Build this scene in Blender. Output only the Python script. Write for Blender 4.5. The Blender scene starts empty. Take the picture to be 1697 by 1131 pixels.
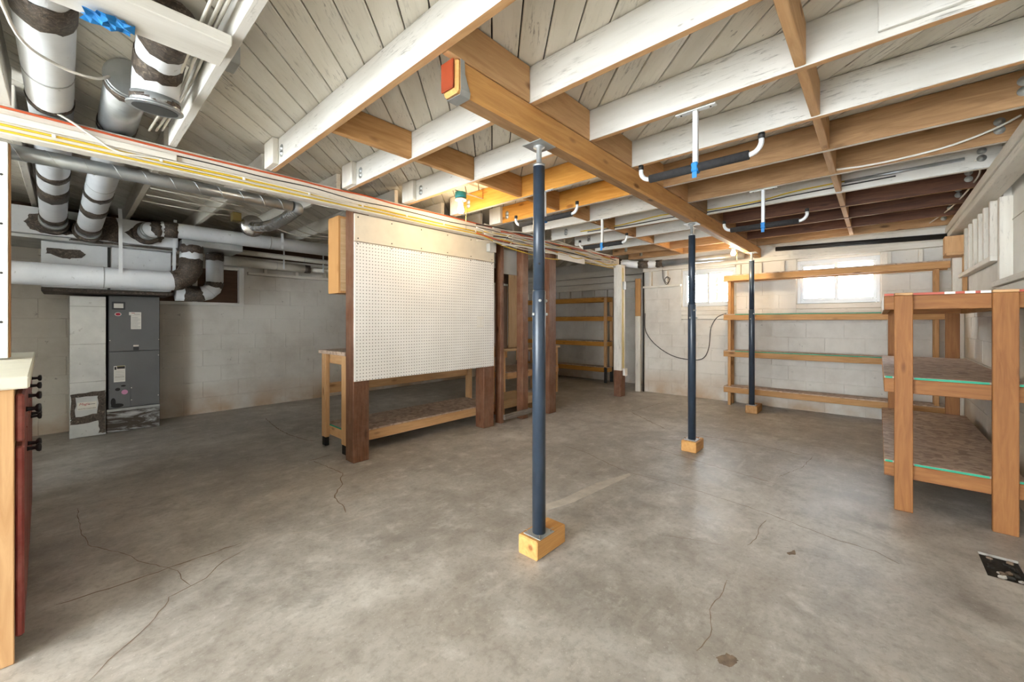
import bpy, bmesh, math, random
from mathutils import Vector, Matrix
random.seed(7)
R = math.radians
S = bpy.context.scene
C = S.collection

# ------------------------------------------------------------ camera
cam_d = bpy.data.cameras.new('camera')
cam_d.sensor_width = 36.0
cam_d.lens = 36.0 * 669.25 / 1697.0
cam_d.shift_y = -31.5 / 1697.0
cam_d.clip_start = 0.02
cam = bpy.data.objects.new('camera', cam_d)
C.objects.link(cam)
cam.location = (0, 0, 1.2)
cam.rotation_euler = (R(90), 0, R(42.184 - 90))
S.camera = cam

# ------------------------------------------------------------ world: an even overcast sky
w = bpy.data.worlds.new('overcast'); S.world = w
w.use_nodes = True
w.node_tree.nodes['Background'].inputs[0].default_value = (0.88, 0.95, 1.0, 1)
w.node_tree.nodes['Background'].inputs[1].default_value = 14.0
S.view_settings.view_transform = 'Standard'
S.view_settings.look = 'None'
S.view_settings.exposure = 0.8
S.view_settings.gamma = 1.0
S.view_settings.use_curve_mapping = False
S.cycles.max_bounces = 7
S.cycles.glossy_bounces = 2
S.cycles.transmission_bounces = 4
S.cycles.caustics_reflective = False

# ------------------------------------------------------------ materials
def srgb(h):
    v = [int(h[i:i+2], 16) / 255 for i in (0, 2, 4)]
    return tuple((c / 12.92 if c < .04045 else ((c + .055) / 1.055) ** 2.4) for c in v) + (1,)

class NT:
    def __init__(s, name):
        s.m = bpy.data.materials.new(name); s.m.use_nodes = True
        s.t = s.m.node_tree; s.b = s.t.nodes['Principled BSDF']
    def n(s, typ, ins=None, **kw):
        x = s.t.nodes.new(typ)
        for k, v in kw.items(): setattr(x, k, v)
        for k, v in (ins or {}).items(): s.set(x, k, v)
        return x
    def set(s, node, k, v):
        i = node.inputs[k]
        if isinstance(v, bpy.types.NodeSocket): s.t.links.new(v, i)
        else: i.default_value = v
    def mix(s, f, a, b, mode='MIX'):
        x = s.n('ShaderNodeMix', data_type='RGBA', blend_type=mode)
        s.set(x, 0, f); s.set(x, 6, a); s.set(x, 7, b)
        return x.outputs[2]
    def ramp(s, f, stops):
        x = s.n('ShaderNodeValToRGB'); s.set(x, 0, f)
        e = x.color_ramp.elements
        while len(e) < len(stops): e.new(0.5)
        for el, (p, c) in zip(e, stops):
            el.position = p; el.color = c if isinstance(c, tuple) else (c, c, c, 1)
        return x.outputs[0]
    def math(s, op, a, b=0.0):
        x = s.n('ShaderNodeMath', operation=op); s.set(x, 0, a); s.set(x, 1, b); return x.outputs[0]
    def coords(s, scale=(1, 1, 1), world=False, rnd=True):
        if world: src = s.n('ShaderNodeNewGeometry').outputs['Position']
        else: src = s.n('ShaderNodeTexCoord').outputs['Object']
        if rnd and not world:
            oi = s.n('ShaderNodeObjectInfo').outputs['Random']
            sc = s.n('ShaderNodeVectorMath', operation='SCALE', ins={0: (37., 53., 71.), 3: oi})
            ad = s.n('ShaderNodeVectorMath', operation='ADD', ins={0: src, 1: sc.outputs[0]})
            src = ad.outputs[0]
        mp = s.n('ShaderNodeMapping', ins={0: src, 3: scale})
        return mp.outputs[0]
    def noise(s, vec, scale, detail=4., rough=.55, dist=0.):
        return s.n('ShaderNodeTexNoise', ins={'Vector': vec, 'Scale': scale, 'Detail': detail, 'Roughness': rough, 'Distortion': dist}).outputs[0]
    def bump(s, h, st, d=.01):
        b = s.n('ShaderNodeBump', ins={'Strength': st, 'Distance': d, 'Height': h})
        s.set(s.b, 'Normal', b.outputs[0])
    def done(s, col=None, rough=None, metal=None, spec=None):
        if col is not None: s.set(s.b, 'Base Color', col)
        if rough is not None: s.set(s.b, 'Roughness', rough)
        if metal is not None: s.set(s.b, 'Metallic', metal)
        if spec is not None: s.set(s.b, 'Specular IOR Level', spec)
        return s.m

def axis_scale(a, lo, hi): return tuple(lo if i == a else hi for i in range(3))

def wood(name, light, dark, knot=None, rough=.6, contrast=(.3, .7), var=.22, dirt=None):
    out = []
    for a in range(3):
        t = NT(name + '_' + 'xyz'[a])
        v = t.coords(axis_scale(a, .9, 9.))
        g = t.noise(v, 3.2, 5., .6, 1.2)
        fine = t.noise(t.coords(axis_scale(a, 3., 120.)), 1.0, 3., .6)
        col = t.ramp(g, [(contrast[0], srgb(dark)), (contrast[1], srgb(light))])
        col = t.mix(t.math('MULTIPLY', t.ramp(fine, [(.45, 0.), (.7, 1.)]), .28), col, srgb(dark))
        kv = t.coords(axis_scale(a, 2.6, 7.))
        vo = t.n('ShaderNodeTexVoronoi', ins={'Vector': kv, 'Scale': 1.1, 'Randomness': 1.0}).outputs['Distance']
        km = t.ramp(vo, [(.07, 1.), (.16, 0.)])
        col = t.mix(t.math('MULTIPLY', km, .75), col, srgb(knot or dark))
        if dirt:
            dm = t.ramp(t.noise(t.coords((1, 1, 1)), 5., 6., .7), [(.45, 0.), (.75, .55)])
            col = t.mix(dm, col, srgb(dirt))
        oi = t.n('ShaderNodeObjectInfo').outputs['Random']
        hs = t.n('ShaderNodeHueSaturation', ins={'Color': col, 'Value': t.math('ADD', t.math('MULTIPLY', oi, var), 1 - var / 2)})
        t.bump(fine, .12, .002)
        out.append(t.done(hs.outputs[0], rough, spec=.3))
    return out

def painted(name, base, grime, amount=.6, rough=.65, var=.07, tone=None):
    out = []
    for a in range(3):
        t = NT(name + '_' + 'xyz'[a])
        patch = t.noise(t.coords((1, 1, 1)), 2.6, 4., .6)
        streak = t.noise(t.coords(axis_scale(a, 9., 85.)), 1.0, 5., .75, .6)
        spots = t.noise(t.coords(axis_scale(a, 14., 40.)), 1.0, 2., .5)
        m1 = t.math('MULTIPLY', t.ramp(streak, [(.54, 0.), (.68, 1.)]), t.ramp(patch, [(.46, .12), (.66, 1.)]))
        m2 = t.ramp(spots, [(.73, 0.), (.77, .8)])
        col = t.mix(t.ramp(t.noise(t.coords(axis_scale(a, .7, 5.)), 2., 3.), [(.35, 0.), (.7, 1.)]), srgb(base), srgb(tone or base))
        col = t.mix(t.math('MULTIPLY', m1, amount), col, srgb(grime))
        col = t.mix(t.math('MULTIPLY', m2, amount * .7), col, srgb(grime))
        oi = t.n('ShaderNodeObjectInfo').outputs['Random']
        hs = t.n('ShaderNodeHueSaturation', ins={'Color': col, 'Value': t.math('ADD', t.math('MULTIPLY', oi, var), 1 - var / 2)})
        t.bump(streak, .15, .003)
        out.append(t.done(hs.outputs[0], rough, spec=.25))
    return out

def plain(name, col, rough=.5, metal=0., noise=.0, nscale=8., spec=.5, world=False):
    t = NT(name)
    c = srgb(col)
    if noise:
        f = t.noise(t.coords((1, 1, 1), world), nscale, 5., .6)
        lo = tuple(x * (1 - noise) for x in c[:3]) + (1,); hi = tuple(min(1, x * (1 + noise)) for x in c[:3]) + (1,)
        cc = t.ramp(f, [(.3, lo), (.7, hi)])
    else: cc = c
    return t.done(cc, rough, metal, spec)

M = {}
M['plank'] = painted('painted_plank', 'e6e1d6', '544a3e', .95, tone='d8d2c4', var=.12)
M['joist'] = painted('painted_joist', 'd9d6cf', '59534b', .8, tone='c9c5bc')
M['whitewood'] = painted('painted_framing', 'e4dfd4', '6b5f50', .6, tone='d2cabd')
M['pine'] = wood('pine', 'd6ad7e', 'be9264', '7a4a24')
M['fir'] = wood('fir', 'c59967', 'a87a49', '5f3415', var=.18)
M['beamwood'] = wood('beam_wood', 'dba867', 'c38c50', '6c3a17', var=.1)
M['cedar'] = wood('aged_joist', 'b48e66', '8f6c49', '46301e')
M['darkjoist'] = wood('dark_joist', '6d4733', '472a1d', '22130c')
M['stain'] = wood('stained_post', '7d563f', '5b3a29', '34190f', rough=.5, dirt='8a7260')
M['goldjoist'] = wood('golden_joist', 'd29a4b', 'b67a2f', '6b3b14')
M['greywood'] = wood('grey_scrap', '8b8278', '655c53', '3c352f')
M['legwood'] = wood('shelf_leg', 'a5703f', '87562e', '543015', var=.12)
M['ply'] = wood('plywood', 'd3b68f', 'bd9c72', '8d6a45', var=.08)
M['oak'] = wood('oak_laminate', 'c99a64', 'ba8751', 'a87642', contrast=(.1, .9), var=.03)

def osb():
    t = NT('strand_board')
    v = t.coords((1, 1, 1), rnd=False)
    nz = t.n('ShaderNodeTexNoise', ins={'Vector': v, 'Scale': 22.}).outputs[1]
    vv = t.mix(.03, v, nz)
    vo = t.n('ShaderNodeTexVoronoi', ins={'Vector': vv, 'Scale': 30., 'Randomness': 1.}).outputs['Color']
    sep = t.n('ShaderNodeSeparateColor', ins={0: vo})
    col = t.ramp(sep.outputs[0], [(0., srgb('9a8474')), (.35, srgb('b8a18e')), (.7, srgb('cbb5a1')), (1., srgb('ab9280'))])
    big = t.noise(v, 4., 4.)
    col = t.mix(t.ramp(big, [(.45, 0.), (.75, .3)]), col, srgb('7c6a5c'))
    return t.done(col, .65, spec=.3)
M['osb'] = osb()

def concrete():
    t = NT('concrete_floor')
    v = t.coords((1, 1, 1), True)
    big = t.noise(v, .55, 5., .6, .6)
    mid = t.noise(v, 1.8, 8., .66, .3)
    fin = t.noise(v, 38., 5., .7)
    strk = t.noise(t.coords((1.2, 7., 1), True), 1.6, 6., .7, .5)
    col = t.ramp(mid, [(.28, srgb('918b84')), (.45, srgb('b1aba3')), (.58, srgb('c3beb6')), (.74, srgb('d9d5ce'))])
    col = t.mix(t.ramp(big, [(.40, .55), (.60, 0.)]), col, srgb('8b8378'))
    col = t.mix(t.ramp(strk, [(.56, 0.), (.74, .45)]), col, srgb('d0cbc3'))
    col = t.mix(t.ramp(t.noise(v, 1.1, 4., .6, 1.5), [(.60, 0.), (.72, .22)]), col, srgb('b09780'))
    col = t.mix(t.ramp(t.noise(v, 1.7, 6., .7, .8), [(.58, 0.), (.72, .5)]), col, srgb('5f574d'))
    col = t.mix(t.ramp(fin, [(.3, .35), (.5, 0.)]), col, srgb('6d6356'))
    col = t.mix(t.ramp(t.noise(v, 90., 2.), [(.68, 0.), (.72, .5)]), col, srgb('d9d5cf'))
    m9 = t.noise(v, 6., 8., .72, .15)
    col = t.mix(t.ramp(m9, [(.32, .55), (.5, 0.)]), col, srgb('7d756b'))
    col = t.mix(t.ramp(m9, [(.54, 0.), (.72, .55)]), col, srgb('dcd9d3'))
    hgt = t.mix(.5, fin, mid)
    t.bump(hgt, .25, .004)
    return t.done(col, t.math('ADD', t.math('MULTIPLY', mid, .45), .22), spec=.45)
M['concrete'] = concrete()

def block():
    t = NT('painted_block')
    v = t.coords((1, 1, 1), True)
    z = t.n('ShaderNodeSeparateXYZ', ins={0: v}).outputs[2]
    mid = t.noise(v, 1.6, 6., .65)
    fin = t.noise(v, 60., 4., .6)
    col = t.ramp(mid, [(.3, srgb('c4bdb3')), (.55, srgb('d8d3ca')), (.75, srgb('ded9d1'))])
    sp = t.noise(v, 11., 5., .7)
    col = t.mix(t.ramp(sp, [(.66, 0.), (.73, .65)]), col, srgb('5c5650'))
    st = t.math('MULTIPLY', t.ramp(z, [(.04, 1.), (.42, 0.)]), t.ramp(t.noise(v, 2.1, 5.), [(.35, 0.), (.6, .7)]))
    col = t.mix(st, col, srgb('b08c63'))
    t.bump(fin, .25, .003)
    return t.done(col, .75, spec=.25)
M['block'] = block()
M['mortar'] = plain('mortar', 'b9b2a8', .9, noise=.12, world=True)

def duct_mat(name, a, b, rough=.55, metal=0.):
    t = NT(name)
    v = t.coords((1, 1, 1))
    col = t.ramp(t.noise(v, 5., 5.), [(.35, srgb(a)), (.7, srgb(b))])
    col = t.mix(t.ramp(t.noise(v, 24., 4.), [(.66, 0.), (.74, .5)]), col, srgb('8d8b88'))
    return t.done(col, rough, metal)
M['duct'] = duct_mat('white_duct_wrap', 'd3d6d9', 'e2e4e6')
M['beigepipe'] = duct_mat('beige_pipe', 'd6d0c4', 'e2dcd0')
M['galv'] = duct_mat('galvanised_steel', '9fa4a6', 'c3c7c9', .33, .65)
M['galvplate'] = duct_mat('dull_zinc', 'a9acab', 'c9cbca', .45, .6)
M['foil'] = duct_mat('foil_flex', 'b3b5b6', 'dadbdb', .25, .95)

def mastic():
    t = NT('duct_mastic')
    g = t.noise(t.coords((30., 30., 30.)), 1.2, 5., .7, 1.8)
    col = t.ramp(g, [(.35, srgb('2c2521')), (.55, srgb('51463c')), (.72, srgb('8b7d6d'))])
    t.bump(g, .6, .006)
    return t.done(col, .55)
M['mastic'] = mastic()
def smeared():
    t = NT('smeared_sheet_metal')
    g = t.noise(t.coords((3., 8., 13.)), 1., 7., .68, 1.2)
    m = t.ramp(g, [(.44, 1.), (.62, 0.)])
    base = t.ramp(t.noise(t.coords(), 9., 4.), [(.3, srgb('a9acad')), (.7, srgb('cfd1d1'))])
    return t.done(t.mix(m, base, srgb('4a4139')), t.math('ADD', t.math('MULTIPLY', m, .3), .35), .35)
M['smear'] = smeared()

def pegboard():
    t = NT('pegboard')
    v = t.n('ShaderNodeTexCoord').outputs['Object']
    s = t.n('ShaderNodeSeparateXYZ', ins={0: v})
    sp = .0285
    def cell(o):
        f = t.math('FRACT', t.math('MULTIPLY', o, 1 / sp))
        return t.math('ABSOLUTE', t.math('SUBTRACT', f, .5))
    d = t.math('SQRT', t.math('ADD', t.math('POWER', cell(s.outputs[0]), 2.), t.math('POWER', cell(s.outputs[2]), 2.)))
    m = t.math('LESS_THAN', d, .145)
    base = t.ramp(t.noise(v, 2.5, 4.), [(.35, srgb('e6e4df')), (.7, srgb('f0eeea'))])
    return t.done(t.mix(m, base, srgb('3a3835')), .45, spec=.4)
M['pegboard'] = pegboard()
M['drywall'] = plain('beige_board', 'd9cfbc', .7, noise=.06)
M['whiteboard'] = plain('white_board', 'e8e6e0', .6, noise=.05, nscale=4)
M['brownedge'] = plain('hardboard_edge', '7d5a3e', .7, noise=.2)
M['navy'] = plain('navy_post_paint', '2f3a48', .32, 0., .12, 30.)
M['black'] = plain('black_rubber', '191818', .6)
M['foam'] = plain('black_foam', '2b2a2b', .9, 0., .3, 60.)
M['whitesteel'] = plain('white_coated_steel', 'dfe2e4', .35, .1)
M['bluetape'] = plain('blue_tape', '1f7fc8', .55, 0., .1, 20)
M['bluebox'] = plain('teal_box', '1f8d9c', .45)
M['vinyl'] = plain('white_vinyl', 'd2d6d8', .35)
M['plate'] = plain('outlet_plate', 'e7e3da', .4)
M['furnace'] = plain('furnace_grey', '6c6e70', .38, .35, .08, 3.)
M['furnace2'] = plain('furnace_dark', '3d3f41', .45, .2)
M['sheet'] = duct_mat('bright_sheet_metal', 'c6c9c9', 'dfe1e0', .36, .55)
M['label'] = plain('label_paper', 'e4e2da', .6, 0., .04, 20.)
M['ink'] = plain('ink_black', '2a2826', .6)
M['inkred'] = plain('ink_red', 'b0203a', .6)
M['inkyellow'] = plain('ink_yellow', 'cdbf2a', .6)
M['pink'] = plain('pink_sticker', 'cf8fb4', .6)
M['red'] = plain('red_cable', 'c2542c', .5)
M['yellow'] = plain('yellow_cable', 'd8b62f', .5)
M['cream'] = plain('white_cable', 'd9d3c6', .55)
M['blackcable'] = plain('black_cable', '2a2725', .55)
M['counter'] = plain('cream_worktop', 'dcd9c8', .5, 0., .06, 6.)
M['redpaint'] = wood('red_painted_door', '86403a', '6a2d28', '5a2521', rough=.45, dirt='9a6a60')
M['knob'] = plain('dark_knob', '35363a', .3, .6)
M['green'] = plain('green_edge', '1f9a78', .6)
M['tapered'] = plain('red_orange_tape', 'b5482a', .5)
M['crack'] = plain('crack_dirt', '7f6d5c', .95, 0., .3, 30.)
M['crackpale'] = plain('pale_patch', 'bab2a6', .85, 0., .15, 14.)
M['pit'] = plain('pit_dirt', '2c2721', .95, 0., .5, 40.)
M['orangepaint'] = plain('orange_end_paint', '8a3616', .5, 0., .15, 12.)
M['darkwoodpanel'] = wood('brown_panel', '6b5140', '523c2e', '3a291f')
M['greypaint'] = plain('grey_painted_board', 'a7a9a7', .6, 0., .08, 5.)
M['brass'] = plain('brass_valve', '8c7a4a', .4, .7)
def glass():
    t = NT('window_glass')
    t.set(t.b, 'Transmission Weight', 1.0); t.set(t.b, 'IOR', 1.02)
    return t.done((1, 1, 1, 1), 0.0)
M['glass'] = glass()
def bulbmat():
    t = NT('lit_bulb')
    t.set(t.b, 'Emission Color', (1., .72, .36, 1)); t.set(t.b, 'Emission Strength', 40.)
    return t.done((1, .9, .75, 1), .3)
M['bulb'] = bulbmat()
def foliage():
    return plain('pale_foliage', '8fa08a', .8, 0., .3, 12.)
M['leaf'] = foliage()

# ------------------------------------------------------------ helpers
def pick(m, dims):
    m = M[m] if isinstance(m, str) else m
    if isinstance(m, list): return m[max(range(3), key=lambda i: dims[i])]
    return m
def tag(o, label=None, cat=None, group=None, kind=None):
    if label: o['label'] = label
    if cat: o['category'] = cat
    if group: o['group'] = group
    if kind: o['kind'] = kind
    return o
def wpos(o):
    p = Vector((0, 0, 0))
    while o is not None:
        p += o.location; o = o.parent
    return p
def link(name, me, mats, parent=None, loc=(0, 0, 0), rot=None, rel=False):
    """link a mesh; loc is a world position unless rel (then relative to the parent)"""
    o = bpy.data.objects.new(name, me); C.objects.link(o)
    for m in mats: 
        if me.materials.find(m.name) < 0: me.materials.append(m)
    if parent is not None:
        o.parent = parent
        o.location = Vector(loc) if rel else Vector(loc) - wpos(parent)
    else: o.location = loc
    if rot: o.rotation_euler = rot
    return o
def thing(name, label, cat, loc, group=None, rz=0.):
    o = bpy.data.objects.new(name, None); C.objects.link(o)
    o.location = loc; o.rotation_euler = (0, 0, rz); o.empty_display_size = .1
    return tag(o, label, cat, group)
CACHE = {}
def boxmesh(dx, dy, dz, bev=.003):
    key = (round(dx, 4), round(dy, 4), round(dz, 4), bev)
    bm = bmesh.new()
    bmesh.ops.create_cube(bm, size=1.)
    for v in bm.verts: v.co = Vector((v.co.x * dx, v.co.y * dy, v.co.z * dz))
    b = min(bev, .3 * min(dx, dy, dz))
    if b > 0: bmesh.ops.bevel(bm, geom=bm.edges[:], offset=b, segments=1, affect='EDGES')
    me = bpy.data.meshes.new('box'); bm.to_mesh(me); bm.free()
    return me
def box(name, x, y, z, mat, parent=None, bev=.003, bottom=None, rel=False, rot=None):
    dx, dy, dz = abs(x[1] - x[0]), abs(y[1] - y[0]), abs(z[1] - z[0])
    mm = pick(mat, (dx, dy, dz))
    key = (round(dx, 4), round(dy, 4), round(dz, 4), bev, mm.name, bottom)
    if key in CACHE: me = CACHE[key]
    else:
        me = boxmesh(dx, dy, dz, bev); me.materials.append(mm)
        if bottom:
            me.materials.append(pick(bottom, (dx, dy, dz)))
            for p in me.polygons:
                if p.normal.z < -.9: p.material_index = 1
        CACHE[key] = me
    return link(name, me, [], parent, ((x[0] + x[1]) / 2, (y[0] + y[1]) / 2, (z[0] + z[1]) / 2), rot, rel)
def sweep(name, pts, r, mat, parent=None, seg=16, caps=True, smooth=True, ragged=0., rel=False):
    pts = [Vector(p) for p in pts]; n = len(pts)
    rs = r if isinstance(r, (list, tuple)) else [r] * n
    org = pts[0].copy() if not rel else Vector((0, 0, 0))
    verts, faces = [], []
    tprev = None; u = None
    for i, p in enumerate(pts):
        t = (pts[min(i + 1, n - 1)] - pts[max(i - 1, 0)])
        if 0 < i < n - 1:
            t = (pts[i + 1] - p).normalized() + (p - pts[i - 1]).normalized()
        t.normalize()
        if u is None:
            u = t.orthogonal().normalized()
        else:
            q = tprev.rotation_difference(t); u = (q @ u).normalized()
        v = t.cross(u).normalized(); tprev = t
        # mitre so that bends keep their width
        for k in range(seg):
            a = 2 * math.pi * k / seg
            off = u * math.cos(a) + v * math.sin(a)
            j = t * random.uniform(-ragged, ragged) if ragged and i in (0, n - 1) else Vector((0, 0, 0))
            verts.append(p - org + off * rs[i] + j)
    for i in range(n - 1):
        for k in range(seg):
            a, b = i * seg + k, i * seg + (k + 1) % seg
            faces.append((a, b, b + seg, a + seg))
    if caps:
        faces.append(tuple(reversed(range(seg)))); faces.append(tuple(range((n - 1) * seg, n * seg)))
    me = bpy.data.meshes.new(name); me.from_pydata([tuple(v) for v in verts], [], faces)
    if smooth:
        for p in me.polygons: p.use_smooth = len(p.vertices) == 4
    mm = M[mat] if isinstance(mat, str) else mat
    if isinstance(mm, list): mm = mm[2]
    return link(name, me, [mm], parent, org, rel=rel)
def cable(name, pts, r, mat, label=None, parent=None, group=None, sub=6, seg=6, cat='cable'):
    P = [Vector(p) for p in pts]; out = []
    for i in range(len(P) - 1):
        p0, p1, p2, p3 = P[max(i - 1, 0)], P[i], P[i + 1], P[min(i + 2, len(P) - 1)]
        for k in range(sub):
            t = k / sub
            out.append(.5 * ((2 * p1) + (p2 - p0) * t + (2 * p0 - 5 * p1 + 4 * p2 - p3) * t * t + (3 * p1 - p0 - 3 * p2 + p3) * t ** 3))
    out.append(P[-1])
    o = sweep(name, out, r, mat, parent, seg=seg)
    if label: tag(o, label, cat, group)
    return o
def lathe(name, prof, mat, parent=None, loc=(0, 0, 0), seg=20, rot=None, smooth=True):
    """prof: (radius, z) pairs turned about z"""
    verts, faces = [], []
    for (r, z) in prof:
        for k in range(seg):
            a = 2 * math.pi * k / seg; verts.append((r * math.cos(a), r * math.sin(a), z))
    for i in range(len(prof) - 1):
        for k in range(seg):
            a, b = i * seg + k, i * seg + (k + 1) % seg
            faces.append((a, b, b + seg, a + seg))
    faces.append(tuple(reversed(range(seg)))); faces.append(tuple(range((len(prof) - 1) * seg, len(prof) * seg)))
    me = bpy.data.meshes.new(name); me.from_pydata(verts, [], faces)
    if smooth:
        for p in me.polygons: p.use_smooth = len(p.vertices) == 4
    return link(name, me, [pick(mat, (0, 0, 1))], parent, loc, rot)
def prism(name, poly, z0, z1, mat, parent=None):
    """outline in x, y extruded in z"""
    cx = sum(p[0] for p in poly) / len(poly); cy = sum(p[1] for p in poly) / len(poly); n = len(poly)
    v = [(p[0] - cx, p[1] - cy, 0) for p in poly] + [(p[0] - cx, p[1] - cy, z1 - z0) for p in poly]
    f = [tuple(reversed(range(n))), tuple(range(n, 2 * n))] + [(i, (i + 1) % n, (i + 1) % n + n, i + n) for i in range(n)]
    me = bpy.data.meshes.new(name); me.from_pydata(v, [], f)
    bm = bmesh.new(); bm.from_mesh(me); bmesh.ops.recalc_face_normals(bm, faces=bm.faces[:]); bm.to_mesh(me); bm.free()
    return link(name, me, [pick(mat, (1, 0, 0))], parent, (cx, cy, z0))
def text(name, body, size, loc, rot, mat, parent, shear=0.):
    cu = bpy.data.curves.new('t', 'FONT'); cu.body = body; cu.size = size; cu.extrude = .0004; cu.shear = shear
    cu.align_x = 'CENTER'; cu.align_y = 'CENTER'; cu.resolution_u = 3
    tmp = bpy.data.objects.new('t', cu); C.objects.link(tmp)
    dg = bpy.context.evaluated_depsgraph_get()
    me = bpy.data.meshes.new_from_object(tmp.evaluated_get(dg))
    bpy.data.objects.remove(tmp); bpy.data.curves.remove(cu)
    me.materials.clear()
    return link(name, me, [M[mat]], parent, loc, rot)
ORD = ['nearest', 'second', 'third', 'fourth', 'fifth', 'sixth', 'seventh', 'eighth', 'ninth', 'tenth', 'eleventh']

# ------------------------------------------------------------ floor
ZC = 2.44          # underside of the ceiling planks
ZJ = 2.26          # underside of the joists
fl = bpy.data.objects.new('floor', None)
HX0, HX1, HY0, HY1 = 2.93, 3.2, -.52, -.385
def slab(name, rects, z0, z1, mat):
    bm = bmesh.new()
    for (x0, x1, y0, y1) in rects:
        r = bmesh.ops.create_cube(bm, size=1.)
        for v in r['verts']:
            v.co = Vector((x0 if v.co.x < 0 else x1, y0 if v.co.y < 0 else y1, z0 if v.co.z < 0 else z1))
    me = bpy.data.meshes.new(name); bm.to_mesh(me); bm.free()
    return link(name, me, [M[mat]])
floor = slab('floor', [(-4.6, HX0, -.9, 6.75), (HX1, 7.65, -.9, 6.75), (HX0, HX1, HY1, 6.75), (HX0, HX1, -.9, HY0)], -.15, 0., 'concrete')
tag(floor, 'stained grey concrete slab floor with cracks', kind='structure')
box('pit_bottom', (HX0 - .01, HX1 + .01), (HY0 - .01, HY1 + .01), (-.05, -.012), 'pit', floor)
for i in range(14):
    a_, b_ = random.uniform(HX0 + .03, HX1 - .03), random.uniform(HY0 + .02, HY1 - .02); q = random.uniform(.008, .018)
    box('pebble', (a_ - q, a_ + q), (b_ - q * .8, b_ + q * .8), (-.013, -.013 + q), random.choice(['pit', 'crack', 'mortar']), floor, .005, rot=(random.uniform(-.4, .4), 0, random.uniform(0, 3)))
def crack(pts, wd, mat='crack', name='crack'):
    # thin ragged sliver along a polyline, resting on the slab
    P = []
    for i in range(len(pts) - 1):
        a, b = Vector(pts[i]), Vector(pts[i + 1]); n = max(2, int((b - a).length / .035))
        for k in range(n):
            t = k / n; j = (b - a).orthogonal().normalized() * random.uniform(-.006, .006)
            P.append(a.lerp(b, t) + (j if 0 < k else Vector((0, 0))))
    P.append(Vector(pts[-1]))
    vs, fs = [], []
    for i, p in enumerate(P):
        t = (P[min(i + 1, len(P) - 1)] - P[max(i - 1, 0)]).normalized(); nn = Vector((-t.y, t.x))
        h = wd * .36 * random.uniform(.45, 1.15) * (.35 if i in (0, len(P) - 1) else 1)
        for s in (-1, 1): vs.append((p.x + nn.x * h * s, p.y + nn.y * h * s, .0012))
    for i in range(len(P) - 1): fs.append((2 * i, 2 * i + 2, 2 * i + 3, 2 * i + 1) if False else (2 * i + 1, 2 * i, 2 * i + 2, 2 * i + 3))
    me = bpy.data.meshes.new(name); me.from_pydata(vs, [], fs)
    return link(name, me, [M[mat]], floor)
for pts, wd in [
    ([(0.05, 1.95), (0.1, 2.02), (0.22, 2.14), (0.28, 2.23), (0.3, 2.29), (0.34, 2.3), (0.44, 2.33), (0.53, 2.43), (0.63, 2.47)], .007),
    ([(0.38, 2.31), (0.36, 2.41), (0.36, 2.5), (0.26, 2.71), (0.18, 2.94), (0.09, 3.11), (0.06, 3.31), (0.05, 3.55), (0.05, 3.82)], .005),
    ([(-0.03, 2.58), (0.17, 2.56), (0.38, 2.56), (0.64, 2.56)], .012),
    ([(1.43, 3.6), (1.46, 3.25), (1.47, 3.14), (1.4, 3.03), (1.37, 2.93), (1.3, 2.86), (1.23, 2.75), (1.21, 2.57), (1.18, 2.48)], .011),
    ([(1.4, 3.64), (1.6, 3.65)], .02),
    ([(1.66, 5.64), (1.59, 4.96), (1.59, 4.61), (1.64, 4.29), (1.68, 4.2)], .014),
    ([(5.06, 2.45), (4.74, 2.06), (4.5, 1.75), (4.5, 1.4), (4.53, 0.95), (4.45, 0.5)], .013),
    ([(3.24, 2.26), (3.2, 1.96), (3.07, 1.68), (3.01, 1.46), (3.03, 1.15), (2.99, 0.77), (2.94, 0.48), (2.85, 0.19), (2.84, 0.01), (2.77, -0.08)], .008),
    ([(3.76, 1.65), (3.69, 1.3), (3.6, 0.93), (3.56, 0.69), (3.52, 0.54)], .01),
    ([(4.47, 0.43), (4.08, 0.46), (3.71, 0.57)], .006),
    ([(2.85, 0.5), (2.67, 0.51), (2.56, 0.5), (2.45, 0.52)], .006),
    ([(2.06, 0.52), (1.96, 0.51), (1.91, 0.51), (1.8, 0.52), (1.69, 0.48), (1.61, 0.48), (1.54, 0.49)], .005),
    ([(2.24, 0.92), (2.31, 0.78), (2.37, 0.61)], .004),
    ([(5.06, 2.45), (5.62, 2.4), (6.0, 2.37)], .012)]:
    crack(pts, wd)
crack([(0.64, 2.56), (0.75, 2.54), (0.96, 2.4), (1.3, 2.33)], .01, 'crackpale')
crack([(0.35, 4.6), (0.9, 4.55), (1.5, 4.5)], .012, 'crackpale')
crack([(-.02, 4.75), (0.3, 4.78), (.7, 4.75)], .012, 'crackpale')
def patch(poly, mat, name='worn_patch'):
    out = []
    for i in range(len(poly)):
        a, b = Vector(poly[i]), Vector(poly[(i + 1) % len(poly)])
        for k in range(4):
            out.append(tuple(a.lerp(b, k / 4) + Vector((random.uniform(-.004, .004), random.uniform(-.004, .004)))))
    prism(name, out, .0002, .0009, mat, floor)
patch([(1.982, 1.658), (1.977, 1.58), (2.276, 1.50), (2.58, 1.465), (2.959, 1.43), (3.0, 1.464), (2.651, 1.55), (2.234, 1.59)], 'crackpale')
patch([(1.561, .429), (1.607, .405), (1.606, .371), (1.583, .366), (1.55, .385), (1.54, .413)], 'crack', 'chipped_pit')
patch([(2.514, .348), (2.575, .322), (2.533, .312), (2.494, .338)], 'crack', 'chipped_pit')

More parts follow.
